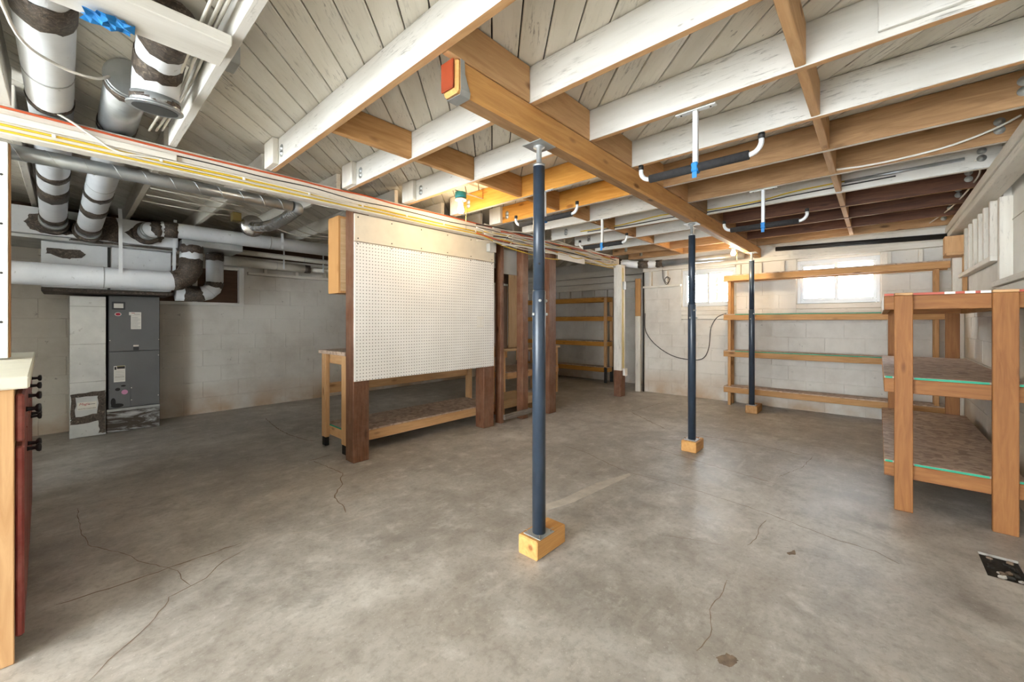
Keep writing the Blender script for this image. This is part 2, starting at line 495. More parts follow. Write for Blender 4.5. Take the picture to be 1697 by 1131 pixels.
# ------------------------------------------------------------ walls of painted concrete block
def subtract(iv, holes):
    out = [iv]
    for h in holes:
        nx = []
        for a, b in out:
            if h[1] <= a or h[0] >= b: nx.append((a, b)); continue
            if h[0] > a: nx.append((a, h[0]))
            if h[1] < b: nx.append((h[1], b))
        out = nx
    return out
def block_wall(name, label, axis, plane, outward, span, top, openings, lay=True):
    """axis: 'x' = the wall runs along x (plane is y). openings: (a0, a1, z0, z1)"""
    sgn = outward
    bm = bmesh.new()
    def addb(a0, a1, z0, z1, d0, d1):
        r = bmesh.ops.create_cube(bm, size=1.)
        for v in r['verts']:
            a = a0 if v.co.x < 0 else a1; d = d0 if v.co.y < 0 else d1; z = z0 if v.co.z < 0 else z1
            v.co = Vector((a, plane + sgn * d, z)) if axis == 'x' else Vector((plane + sgn * d, a, z))
    zs = sorted({0., ZC + .02} | {z for o in openings for z in o[2:]})
    for z0, z1 in zip(zs, zs[1:]):
        holes = [o[:2] for o in openings if o[2] <= z0 and o[3] >= z1]
        for a, b in subtract(span, holes): addb(a, b, z0, z1, .005 if z1 <= top else .005, .2)
    bmesh.ops.recalc_face_normals(bm, faces=bm.faces[:])
    me = bpy.data.meshes.new(name); bm.to_mesh(me); bm.free()
    wl = link(name, me, [M['block']])
    tag(wl, label, kind='structure')
    if lay:
        course = top / round(top / .2); n = round(top / .2)
        for i in range(n):
            z0, z1 = i * course, (i + 1) * course
            holes = [o[:2] for o in openings if o[2] < z1 - .01 and o[3] > z0 + .01]
            for a, b in subtract(span, holes):
                x = a - (.2 if i % 2 else 0)
                while x < b - .02:
                    p, q = max(x, a), min(x + .4, b)
                    if q - p > .03:
                        rng = (p + .0016, q - .0016)
                        j = random.uniform(-.0012, .0012)
                        th = tuple(sorted((plane + sgn * (.0005 + j), plane + sgn * .03)))
                        th = (round(th[0], 3), round(th[1], 3))
                        if axis == 'x': box('concrete_block', rng, th, (z0 + .0014, z1 - .0014), 'block', wl, .0022)
                        else: box('concrete_block', th, rng, (z0 + .0014, z1 - .0014), 'block', wl, .0022)
                    x += .4
    return wl
XB, YR, YL, XF = 6.72, -.68, 6.56, 7.46
wb = block_wall('wall_back', 'white painted block wall with two small sliding windows', 'y', XB, 1, (YR, 3.0), 1.78,
                [(-.03, .83, 1.24, 2.06), (1.57, 2.37, 1.24, 2.06)])
wr = block_wall('wall_right', 'white painted block wall beside the corner shelves', 'x', YR, -1, (-4.6, XB), 1.66, [(3.3, 4.64, 1.46, 2.2)])
wl_ = block_wall('wall_left', 'grey-white painted block wall behind the furnace', 'x', YL, 1, (-4.6, XF), 1.86, [(.6, 1.66, 1.42, 1.95)])
wf = block_wall('wall_far', 'painted block wall behind the far shelves', 'y', XF, 1, (2.85, YL), 1.64, [])
wn = block_wall('wall_return', 'short block wall beside the far post', 'x', 2.9, -1, (XB + .2, XF), 1.64, [], lay=False)
ws = block_wall('wall_side_shade', 'unseen block wall added to keep daylight out of the furnace bay', 'y', -4.6, -1, (3.3, YL), 1.86, [], lay=False)  # unseen end wall, added to darken the furnace bay
wk = block_wall('wall_near_shade', 'unseen block wall left of the cabinets, sized to shade the furnace bay', 'x', 3.4, 1, (-4.6, -2.0), 1.86, [], lay=False)  # out of view; added, and its length set by how much it shades the bay

# framing above the blocks
def frame_back():
    # sill planks under each window, studs, plates and rim board of the back wall
    for (a, b) in ((-.03, .83), (1.57, 2.37)):
        for k in range(3): box('sill_board', (XB - .012, XB + .06), (a, b), (1.245 + k * .067, 1.245 + k * .067 + .064), 'whitewood', wb)
    for (a, b, c, d) in ((-.03, -.02, .82, .83), (1.57, 1.58, 2.36, 2.37)):  # added filler boxes that stop sky light leaking round the windows
        box('sill_light_stop', (XB + .064, XB + .19), (a, d), (1.24, 1.449), 'whitewood', wb, 0)
        box('head_light_stop', (XB + .035, XB + .19), (a, d), (2.0305, 2.06), 'whitewood', wb, 0)
        box('side_light_stop', (XB + .035, XB + .19), (a, b), (1.449, 2.03), 'whitewood', wb, 0)
        box('side_light_stop', (XB + .035, XB + .19), (c, d), (1.449, 2.03), 'whitewood', wb, 0)
    y = YR + .02
    while y < 2.98:
        if not (-.06 < y < .84 or 1.54 < y < 2.38): box('stud', (XB - .05, XB + .004), (y, y + .04), (1.815, 2.05), 'whitewood', wb)
        y += .27
    for (a, b) in ((YR, -.03), (.83, 1.57), (2.37, 3.0)):
        box('ledge_board', (XB - .055, XB + .004), (a, b), (1.78, 1.815), 'whitewood', wb)
    box('top_plate', (XB - .06, XB + .004), (YR, 3.0), (2.06, 2.125), 'whitewood', wb)
    box('rim_board', (XB - .03, XB + .004), (YR, 3.0), (2.125, ZC - .002), 'whitewood', wb)
frame_back()
def frame_left():
    x = -.2
    while x < 7.4:
        if not .55 < x < 1.64: box('stud', (x, x + .045), (YL - .05, YL - .004), (1.9, 2.05), 'whitewood', wl_)
        x += .42
    box('ledge_board', (1.7, XF), (YL - .06, YL - .004), (1.862, 1.9), 'whitewood', wl_)
    box('top_plate', (-1.2, XF), (YL - .06, YL - .004), (2.05, 2.1), 'whitewood', wl_)
    box('rim_board', (-1.2, XF), (YL - .03, YL - .004), (2.1, ZC - .002), 'darkwoodpanel', wl_)
frame_left()
def frame_far():
    y = 3.2
    while y < 6.4:
        box('stud', (XF - .05, XF - .004), (y, y + .04), (1.675, 1.86), 'whitewood', wf); y += .3
    box('ledge_board', (XF - .06, XF - .004), (2.95, YL - .1), (1.643, 1.675), 'whitewood', wf)
    for k in range(3): box('plank', (XF - .06 - .02 * k, XF - .004), (2.95, YL - .1), (1.865 + k * .13, 1.985 + k * .13), 'whitewood', wf)
frame_far()
def frame_right():
    x = 4.72
    while x < 6.0:
        box('stud', (x, x + .045), (YR + .004, YR + .05), (1.7, 2.12), 'whitewood', wr); x += .24
    box('ledge_board', (4.68, 6.3), (YR + .004, YR + .055), (1.66, 1.7), 'whitewood', wr)
    box('top_plate', (1., XB - .06), (YR + .004, YR + .11), (2.13, 2.185), 'whitewood', wr)
    box('top_plate', (1., XB - .06), (YR + .004, YR + .12), (2.19, 2.258), 'whitewood', wr)
    box('rim_board', (1., XB - .06), (YR + .004, YR + .05), (2.2585, ZC - .002), 'whitewood', wr)
    box('corner_post', (6.36, 6.44), (YR + .004, YR + .09), (0.002, 2.12), 'whitewood', wr)
    box('corner_block', (6.2, 6.36), (YR + .006, YR + .16), (1.92, 2.1), 'pine', wr)
    box('corner_board', (6.1, 6.36), (YR + .006, YR + .16), (1.885, 1.915), 'pine', wr)
    box('corner_stud', (6.14, 6.18), (YR + .006, YR + .04), (1.35, 1.88), 'fir', wr)
    # boarded-over window
    wd = box('window_3', (3.29, 4.65), (YR - .06, YR - .045), (1.45, 2.21), 'whiteboard'); tag(wd, 'white boarded-over window in the right wall', kind='structure')
    box('window_jamb', (4.6, 4.66), (YR - .1, YR + .02), (1.46, 2.12), 'whitewood', wd)
    box('window_sill', (3.3, 4.66), (YR - .1, YR + .05), (1.46, 1.5), 'whitewood', wd)
    box('window_apron', (3.3, 4.66), (YR + .006, YR + .03), (1.37, 1.455), 'whitewood', wd)
    box('window_joint', (3.34, 4.6), (YR - .044, YR - .04), (1.94, 1.946), 'mortar', wd)
frame_right()

# windows in the back wall
def slider(name, label, y0, y1, z0, z1):
    X0 = XB + .03
    wd = box(name, (X0, X0 + .09), (y0, y0 + .035), (z0, z1), 'vinyl'); tag(wd, label, kind='structure')
    box('frame_jamb', (X0, X0 + .09), (y1 - .035, y1), (z0, z1), 'vinyl', wd)
    box('frame_sill', (X0, X0 + .09), (y0 + .035, y1 - .035), (z0, z0 + .04), 'vinyl', wd)
    box('frame_head', (X0, X0 + .09), (y0 + .035, y1 - .035), (z1 - .05, z1), 'vinyl', wd)
    ym = (y0 + y1) / 2
    for k, (a, b) in enumerate(((ym - .012, y1 - .035), (y0 + .035, ym + .03))):
        xx = X0 + .02 + .03 * k
        s = box('sash_stile', (xx, xx + .028), (a, a + .03), (z0 + .04, z1 - .05), 'vinyl', wd)
        box('sash_stile', (xx, xx + .028), (b - .03, b), (z0 + .04, z1 - .05), 'vinyl', wd)
        box('sash_rail', (xx, xx + .028), (a + .03, b - .03), (z0 + .04, z0 + .07), 'vinyl', wd)
        box('sash_rail', (xx, xx + .028), (a + .03, b - .03), (z1 - .08, z1 - .05), 'vinyl', wd)
        box('glass_pane', (xx + .011, xx + .016), (a + .03, b - .03), (z0 + .07, z1 - .08), 'glass', wd, 0)
    box('latch', (X0 + .002, X0 + .02), (ym + .0, ym + .012), (z0 + .26, z0 + .33), 'galvplate', wd)
    box('casing', (XB - .015, XB + .03), (y0 - .0, y1), (z1, z1 + .028), 'whitewood', wd)
    return wd
slider('window_1', 'white sliding window above the long wall shelf', -.02, .82, 1.45, 2.03)
slider('window_2', 'white sliding window left of the long wall shelf', 1.58, 2.36, 1.45, 2.03)
w4 = box('window_4', (.62, 1.64), (YL + .06, YL + .08), (1.44, 1.93), 'darkwoodpanel'); tag(w4, 'small window boarded with brown panel behind the ducts', kind='structure')
for (a, b, c, d) in ((.6, .66, 1.42, 1.95), (1.6, 1.66, 1.42, 1.95), (1.1, 1.14, 1.46, 1.91)):
    box('window_jamb', (a, b), (YL - .035, YL + .055), (c, d), 'whiteboard', w4)
box('window_sill', (.66, 1.6), (YL - .045, YL + .055), (1.42, 1.46), 'whiteboard', w4)
box('window_head', (.66, 1.6), (YL - .02, YL + .055), (1.91, 1.95), 'whitewood', w4)

# ------------------------------------------------------------ ceiling of diagonal planks
ceil = slab('ceiling', [(-4.6, 7.66, -.9, 6.76)], ZC + .021, ZC + .1, 'blackcable')
tag(ceil, 'white painted diagonal plank subfloor overhead', kind='structure')
PW = .1225
def diagonal_planks():
    x0, x1, y0, y1 = -4.5, XF, YR, YL
    s = .70710678
    # plank k covers y - x = c .. c + PW / s
    c = y0 - x1; step = PW / s
    while c < y1 - x0:
        cm = c + step / 2
        xa, xb = max(x0, y0 - cm), min(x1, y1 - cm)
        if xb - xa > .12:
            L = (xb - xa) / s
            me_key = ('plank', round(L, 2))
            me = CACHE.get(me_key)
            if me is None:
                me = boxmesh(L - .01, PW - .006, .02, .003); me.materials.append(M['plank'][0]); CACHE[me_key] = me
            xm = (xa + xb) / 2
            link('ceiling_plank', me, [], ceil, (xm, xm + cm, ZC + .011 + random.uniform(-.001, .001)), (0, 0, R(45)))
        c += step
diagonal_planks()

# ------------------------------------------------------------ joists and beams
JT = .038
JX = [.978 + .5465 * k for k in range(11)]
YBM = 1.285           # main beam centre line
def washers(parent, x, y, zs, s=-1):
    for z in zs:
        lathe('washer', [(.024, 0), (.024, .004), (.012, .0045), (.012, .011), (.0, .011)], 'galvplate', parent, (x + s * (JT / 2), y, z), 14, (0, R(90 * s), 0))
def joist(x, y0, y1, m, b, label, group, z0=ZJ):
    o = box('ceiling_joist', (x - JT / 2, x + JT / 2), (y0, y1), (z0, ZC - .003), m, None, .003, b)
    return tag(o, label, 'joist', group)
rightmats = [None, ('joist', 'pine'), ('joist', 'pine'), ('joist', 'pine'), ('cedar', 'whitewood'), ('cedar', 'whitewood'), ('joist', 'whitewood'),
             ('darkjoist', 'cedar'), ('darkjoist', 'cedar'), ('darkjoist', 'cedar'), ('cedar', 'cedar')]
cname = {'joist': 'white painted', 'cedar': 'bare brown', 'darkjoist': 'dark brown', 'goldjoist': 'golden bare', 'pine': 'pine'}
YE0, YE1 = 3.16, 3.33     # cable-covered beam
j1 = joist(JX[0], YR + .06, YE0 - .006, 'joist', 'pine', 'long white joist crossing over the cut end of the main beam', 'white joists')
washers(j1, JX[0], 2.93, (2.32, 2.355))
jr = []
for k in range(1, 11):
    m, b = rightmats[k]
    o = joist(JX[k], YR + .056, YBM - .003, m, b, '%s joist right of the main beam, %s counted from the near side' % (cname[m], ORD[k - 1]), 'joists right of the main beam')
    if k >= 3: washers(o, JX[k], YR + .15, (2.33, 2.38))
    jr.append(o)
leftmats = [None, ('joist', 'pine'), ('joist', 'pine'), ('goldjoist', 'whitewood'), ('goldjoist', 'whitewood'), ('joist', 'whitewood'), ('joist', 'cedar'),
            ('joist', 'cedar'), ('joist', 'cedar'), ('cedar', 'cedar'), ('cedar', 'pine')]
for k in range(1, 11):
    m, b = leftmats[k]
    o = joist(JX[k], YBM + .003, YE0 - .006, m, b, '%s joist between main beam and cable beam, %s from the near side' % (cname[m], ORD[k - 1]), 'joists left of the main beam')
    washers(o, JX[k], 2.92, (2.32, 2.355))
for x, n in ((.43, 'white joist beside the silver elbow duct'), (-.2, 'white joist at the left edge above the big white duct')):
    joist(x, 0.6, YE0 - .006, 'joist', 'joist', n, 'joists over the duct bay')
for k, x in enumerate([-.2, .43] + JX[:9]):
    lab = 'dusty joist above the ducts behind the cable beam, %s from the left' % ORD[k] if k else 'dusty joist above the ducts at the far left'
    joist(x, YE1 + .006, YL - .065, 'whitewood', 'whitewood', lab, 'joists behind the cable beam', 2.28)
# lapped joist ends standing on the cable beam
for k in range(0, 6):
    o = box('joist_end', (JX[k] - JT * 1.5, JX[k] - JT * .5 - .001), (2.985, YE0 - .008), (ZJ + .001, ZC - .004), 'whitewood', None)
    tag(o, 'short white lapped joist end above the cable beam, %s from the left' % ORD[k], 'joist end', 'lapped joist ends')
o = box('sister_board', (JX[2] - JT / 2 - .022, JX[2] - JT / 2 - .001), (-.58, .0), (2.285, ZC - .01), 'joist'); tag(o, 'white board nailed to a joist in the upper right corner', 'board')

# main beam with its strapped end
mb = thing('main_beam', 'yellow-brown timber main beam carried by three navy posts', 'beam', (1.04, YBM, 2.12))
box('timber', (1.04, XB - .034), (YBM - .045, YBM + .045), (2.12, ZJ - .001), 'beamwood', mb, .012, 'cedar')
box('painted_end', (1.028, 1.039), (YBM - .035, YBM + .04), (2.135, ZJ - .008), 'orangepaint', mb, .006)
def strap():
    # galvanised strap bent under the beam end, ragged upper edges
    vs, fs = [], []
    prof = [(-.048, 2.255), (-.049, 2.2), (-.049, 2.135), (-.04, 2.116), (.04, 2.116), (.049, 2.135), (.049, 2.2), (.048, 2.255)]
    for i, (dy, z) in enumerate(prof):
        for x in (1.062, 1.062 + (.05 if 2 <= i <= 5 else .02)):
            vs.append((x - 1.06 + random.uniform(-.003, .003), dy, z - 2.18))
    for i in range(len(prof) - 1): fs.append((2 * i, 2 * i + 1, 2 * i + 3, 2 * i + 2))
    me = bpy.data.meshes.new('end_strap'); me.from_pydata(vs, [], fs)
    o = link('end_strap', me, [M['galvplate']], mb, (1.06, YBM, 2.18))
    so = o.modifiers.new('t', 'SOLIDIFY'); so.thickness = .002; so.offset = 1
strap()
# blocking on top of the beam, between joists
for k in range(0, 10):
    o = box('blocking', (JX[k] + JT / 2 + .001, JX[k + 1] - JT / 2 - .001), (YBM - .04, YBM - .005), (ZJ + .001, ZC - .004), 'pine' if k < 5 else 'cedar', None)
    tag(o, 'bare wood blocking on the main beam between joists, %s from its near end' % ORD[k], 'blocking', 'blocking on the main beam')
for k in range(1, 10):
    o = box('blocking', (JX[k] + JT / 2 + .001, JX[k + 1] - JT / 2 - .001), (.22, .258), (ZJ + .004, ZC - .004), 'pine', None)
    tag(o, 'bare pine blocking between joists right of the main beam, %s from the near side' % ORD[k - 1], 'blocking', 'pine blocking right of the main beam')
for k in range(0, 10):
    o = box('blocking', (JX[k] + JT / 2 + .001, JX[k + 1] - JT / 2 - .001), (2.24, 2.278), (ZJ + .004, ZC - .004), 'fir', None)
    tag(o, 'bare wood blocking between joists left of the main beam, %s from the near side' % ORD[k], 'blocking', 'blocking left of the main beam')
# cable beam
cb = thing('cable_beam', 'long white painted beam with cables stapled along it', 'beam', (-1.2, 3.24, 2.12))
box('timber', (-1.2, 6.12), (YE0, 3.249), (2.12, ZJ - .002), 'whitewood', cb, .006)
box('rear_ply', (-1.2, 6.12), (3.2505, YE1), (2.17, ZJ - .002), 'whitewood', cb, .006)
box('face_strip', (-1.2, .45), (YE0 - .02, YE0 - .001), (2.175, 2.21), 'whitewood', cb)
# trimmer over the duct bay
o = box('trimmer_board', (-.18, .41), (1.76, 1.94), (2.215, 2.255), 'joist'); tag(o, 'flat white trimmer board with blue tape at upper left', 'board')
def crumple(x0, x1, y0, y1, z, mat):
    n = 7; vs = []; fs = []
    for i in range(n):
        for j in range(n):
            e = .012 if i in (0, n - 1) or j in (0, n - 1) else .004
            vs.append(((i / (n - 1) - .5) * (x1 - x0) + random.uniform(-e, e), (j / (n - 1) - .5) * (y1 - y0) + random.uniform(-e, e), random.uniform(-.02, -.001)))
    for i in range(n - 1):
        for j in range(n - 1): fs.append((i * n + j, i * n + j + 1, (i + 1) * n + j + 1, (i + 1) * n + j))
    me = bpy.data.meshes.new('tape_scrap'); me.from_pydata(vs, [], fs)
    o = link('tape_scrap', me, [M[mat]], None, ((x0 + x1) / 2, (y0 + y1) / 2, z)); o.modifiers.new('t', 'SOLIDIFY').thickness = .001
    return o
bt = crumple(.04, .15, 1.86, 1.955, 2.214, 'bluetape'); tag(bt, 'crumpled blue tape on the flat white trimmer board', 'tape')

# ------------------------------------------------------------ jack posts
def jack_post(x, y, zt, label, blab, bx, by, bmat, seed):
    bh = .1
    bl = box('base_block', (bx[0], bx[1]), (by[0], by[1]), (0.001, bh), bmat, None, .006); tag(bl, blab, 'wood block', 'blocks under the posts')
    p = thing('jack_post', label, 'post', (x, y, bh), 'navy jack posts')
    box('base_plate', (x - .06, x + .06), (y - .055, y + .055), (bh + .001, bh + .006), 'galvplate', p, .001)
    for sx, sy in ((-1, -1), (1, -1), (-1, 1), (1, 1)):
        sweep('nail', [(x + sx * .045, y + sy * .042, bh + .006), (x + sx * .045, y + sy * .042, bh + .02), (x + sx * .06, y + sy * .05, bh + .022)], .0022, 'crack', p, 6)
    lathe('outer_tube', [(.0345, 0), (.0345, 1.36 - bh - .008), (.031, 1.36 - bh)], 'navy', p, (x, y, bh + .006), 28)
    lathe('inner_tube', [(.0302, 0), (.0302, zt - .1 - 1.36), (.0, zt - .1 - 1.36)], 'navy', p, (x, y, 1.355), 28)
    lathe('tube_collar', [(.032, 0), (.032, .012)], 'galv', p, (x, y, zt - .112), 24)
    lathe('jack_screw', [(.014, 0), (.014, .085), (.03, .092), (.03, .098)], 'galv', p, (x, y, zt - .104), 16)
    box('top_plate', (x - .065, x + .065), (y - .06, y + .06), (zt - .006, zt - .001), 'galvplate', p, .001)
    for (dx, dy, z) in ((-.025, -.026, 1.31), (.026, -.024, 1.31), (-.035, .005, 1.24), (.02, -.032, 1.24)):
        lathe('bolt_head', [(.008, 0), (.008, .006), (.004, .01)], 'galvplate', p, (x + dx * .98, y + dy * .98, z), 10, (R(90), 0, math.atan2(dy, dx) + R(90)))
    for (a, z) in ((-2.4, 1.50), (-.85, 1.56)):
        lathe('pin_hole', [(.006, 0), (.006, .002)], 'black', p, (x + .0295 * math.cos(a), y + .0295 * math.sin(a), z), 10, (R(90), 0, a + R(90)))
jack_post(1.655, 1.31, 2.12, 'navy steel jack post nearest the camera under the main beam', 'orange wood block under the nearest navy post', (1.575, 1.825), (1.26, 1.385), 'beamwood', 1)
jack_post(3.93, 1.29, 2.12, 'middle navy steel jack post under the main beam', 'wood block under the middle navy post', (3.845, 4.06), (1.225, 1.36), 'beamwood', 2)
jack_post(6.1, 1.24, 2.12, 'farthest navy steel jack post in front of the wall shelf', 'brown wood block under the farthest navy post', (6.02, 6.32), (1.16, 1.3), 'fir', 3)

# ------------------------------------------------------------ wall line with pegboard
def post(name, x, y, z1, mat, label, grp='brown posts under the cable beam', low=None):
    o = box(name, x, y, (0.001, z1), mat, None, .006); return tag(o, label, 'post', grp)
post('timber_post', (1.625, 1.77), (3.28, 3.42), 2.169, 'stain', 'square brown timber post at the left edge of the pegboard')
post('timber_post', (3.15, 3.31), (3.28, 3.42), 2.169, 'stain', 'square brown timber post at the right edge of the pegboard')
post('stud_post', (3.43, 3.49), (3.29, 3.38), 2.169, 'stain', 'thin brown stud just right of the pegboard')
post('stud_post', (3.77, 3.88), (3.24, 3.34), 2.169, 'stain', 'brown stud between pegboard and nearest navy post')
post('timber_post', (4.22, 4.37), (3.17, 3.31), 2.169, 'stain', 'thick brown post just right of the nearest navy post')
fp = thing('timber_post', 'white painted post with brown foot near the far corner', 'post', (6.02, 3.1, 0), 'brown posts under the cable beam')
box('foot', (5.95, 6.09), (3.04, 3.17), (0.001, .42), 'stain', fp, .005)
box('shaft', (5.95, 6.09), (3.04, 3.17), (.4205, 2.119), 'whitewood', fp, .005)
ob = thing('outlet_box', 'small white outlet box low on the far white post', 'outlet', (6.04, 3.0, .36))
box('body', (6.0, 6.07), (3.0, 3.038), (.34, .45), 'plate', ob); box('cover', (5.995, 6.075), (2.992, 2.999), (.335, .455), 'plate', ob)
ob = box('switch_box', (5.99, 6.06), (3.01, 3.038), (1.72, 1.85), 'galvplate'); tag(ob, 'grey metal box high on the far white post', 'switch box')
o = box('scrap_board', (3.42, 3.95), (3.207, 3.238), (.06, .12), 'greywood'); tag(o, 'weathered grey scrap board leaning across two studs near the floor', 'board')

pb = thing('pegboard_panel', 'white pegboard panel between two brown posts', 'pegboard', (2.46, 3.265, .7))
box('panel', (1.628, 3.3), (3.268, 3.277), (.695, 1.88), 'pegboard', pb, .002)
box('bottom_batten', (1.78, 3.14), (3.282, 3.3), (.7, .76), 'whitewood', pb)
for i in range(6): lathe('screw', [(.006, 0), (.004, .003)], 'ink', pb, (1.66 + .32 * i, 3.2675, 1.865 - .0 * i), 8, (R(90), 0, 0))
dp = thing('header_board', 'beige board above the pegboard', 'board', (2.46, 3.27, 1.885))
box('panel', (1.628, 3.3), (3.264, 3.277), (1.885, 2.119), 'drywall', dp, .002)
for i in range(6):
    for z in (1.91, 2.09): lathe('screw', [(.006, 0), (.004, .003)], 'ink', dp, (1.66 + .32 * i, 3.2635, z), 8, (R(90), 0, 0))
so = thing('outlet_plate', 'white double outlet plate on the pegboard', 'outlet', (3.08, 3.262, 1.2))
box('cover', (3.03, 3.13), (3.262, 3.267), (1.14, 1.26), 'plate', so, .003)
for x in (3.055, 3.105): box('receptacle', (x - .016, x + .016), (3.259, 3.2615), (1.165, 1.235), 'whiteboard', so, .002)
jb = thing('junction_box', 'grey metal junction box at the top right of the pegboard wall', 'junction box', (3.2, 3.24, 2.0))
box('body', (3.17, 3.26), (3.205, 3.263), (1.99, 2.08), 'galvplate', jb); box('lid', (3.165, 3.265), (3.199, 3.2045), (1.985, 2.085), 'galvplate', jb)
# left panel at the frame edge
lp = thing('wall_panel', 'white panel with screws at the left edge standing on the worktop', 'panel', (-.5, 3.33, 1.02))
box('panel', (-.8, -.2), (3.295, 3.31), (1.015, 2.119), 'whiteboard', lp, .002)
box('edge_stud', (-.235, -.195), (3.312, 3.38), (1.015, 2.119), 'fir', lp)
for z in (1.2, 1.45, 1.7, 1.95): lathe('screw', [(.006, 0), (.004, .003)], 'ink', lp, (-.222, 3.2945, z), 8, (R(90), 0, 0))

# upper cabinet and workbench behind the pegboard
uc = thing('wall_cabinet', 'oak laminate wall cabinet hung behind the pegboard', 'cabinet', (2.3, 3.53, 1.45))
box('side', (1.57, 1.59), (3.44, 3.63), (1.45, 2.12), 'oak', uc, .002)
box('side', (3.1, 3.12), (3.44, 3.63), (1.45, 2.12), 'oak', uc, .002)
box('bottom_panel', (1.591, 3.099), (3.44, 3.63), (1.452, 1.47), 'oak', uc, .002)
box('top_panel', (1.591, 3.099), (3.44, 3.63), (2.1, 2.118), 'oak', uc, .002)
box('back_panel', (1.591, 3.099), (3.44, 3.446), (1.471, 2.099), 'ply', uc, .001)
for i in range(3): box('door', (1.575 + i * .515, 2.085 + i * .515), (3.632, 3.65), (1.455, 2.115), 'oak', uc)

def bench(name, label, x0, x1, y0, y1, zt, zs, rear_rail=None, topm='ply', shelfm='osb', feet=True):
    b = thing(name, label, 'workbench', ((x0 + x1) / 2, (y0 + y1) / 2, 0))
    box('top', (x0, x1), (y0, y1), (zt - .035, zt), topm, b)
    lw, ld = .04, .09
    for x in (x0 + .02, x1 - .02 - lw):
        for y in (y0 + .03, y1 - .03 - ld):
            lg = box('leg', (x, x + lw), (y, y + ld), (.085 if feet else .001, zt - .036), 'pine', b)
            if feet: box('foot', (x + .002, x + lw - .002), (y + .01, y + ld - .01), (.001, .084), 'black', lg)
    box('side_rail', (x0 + .062, x0 + .1), (y0 + .03, y1 - .03), (zt - .13, zt - .037), 'pine', b)
    box('side_rail', (x1 - .1, x1 - .062), (y0 + .03, y1 - .03), (zt - .13, zt - .037), 'pine', b)
    box('lower_shelf', (x0 + .062, x1 - .062), (y0 - .01, y1 - .02), (zs - .014, zs), shelfm, b, .001)
    box('lower_shelf_edge', (x0 + .059, x0 + .0615), (y0 + .03, y1 - .03), (zs - .014, zs - .001), 'green', b, 0)
    for y in (y0 - .01, y1 - .06): box('lower_rail', (x0 + .062, x1 - .062), (y, y + .038), (zs - .105, zs - .015), 'pine', b)
    box('lower_side_rail', (x0 + .062, x0 + .1), (y0 + .03, y1 - .062), (zs - .105, zs - .015), 'pine', b)
    if rear_rail: box('rear_rail', (x0 + .065, x1 - .065), (y1 - .07, y1 - .032), rear_rail, 'pine', b)
    return b
bench('workbench', 'pine workbench with strand board lower shelf behind the pegboard', 1.66, 3.6, 3.5, 4.07, .93, .21, (.5, .6), topm='osb')
bench('workbench', 'second low workbench half hidden behind the brown studs', 4.3, 5.7, 4.05, 4.7, .8, .46, None, topm='ply', feet=False)
o = box('platform', (3.7, 4.42), (3.5, 3.95), (.1, .2), 'ply'); 
tag(o, 'low pale plywood platform behind the grey scrap board', 'platform')
for (a, b_) in ((3.72, 3.78), (4.34, 4.4)):
    box('runner', (a, b_), (3.55, 3.9), (.001, .099), 'fir', o)
hu = thing('plywood_partition', 'tall plywood partition standing on the second workbench', 'panel', (4.9, 4.3, .8))
box('pale_panel', (4.56, 4.9), (4.2, 4.218), (.802, 2.05), 'ply', hu)
box('brown_panel', (4.32, 4.555), (4.22, 4.24), (.802, 1.75), 'darkwoodpanel', hu)
for z in ((.95, 1.1), (1.4, 1.7)): box('batten', (4.36, 4.4), (4.198, 4.218), z, 'pine', hu)
o = box('grey_panel', (3.5, 3.766), (3.33, 3.345), (1.78, 2.08), 'greypaint'); tag(o, 'grey painted board between the studs below the cable beam', 'board')

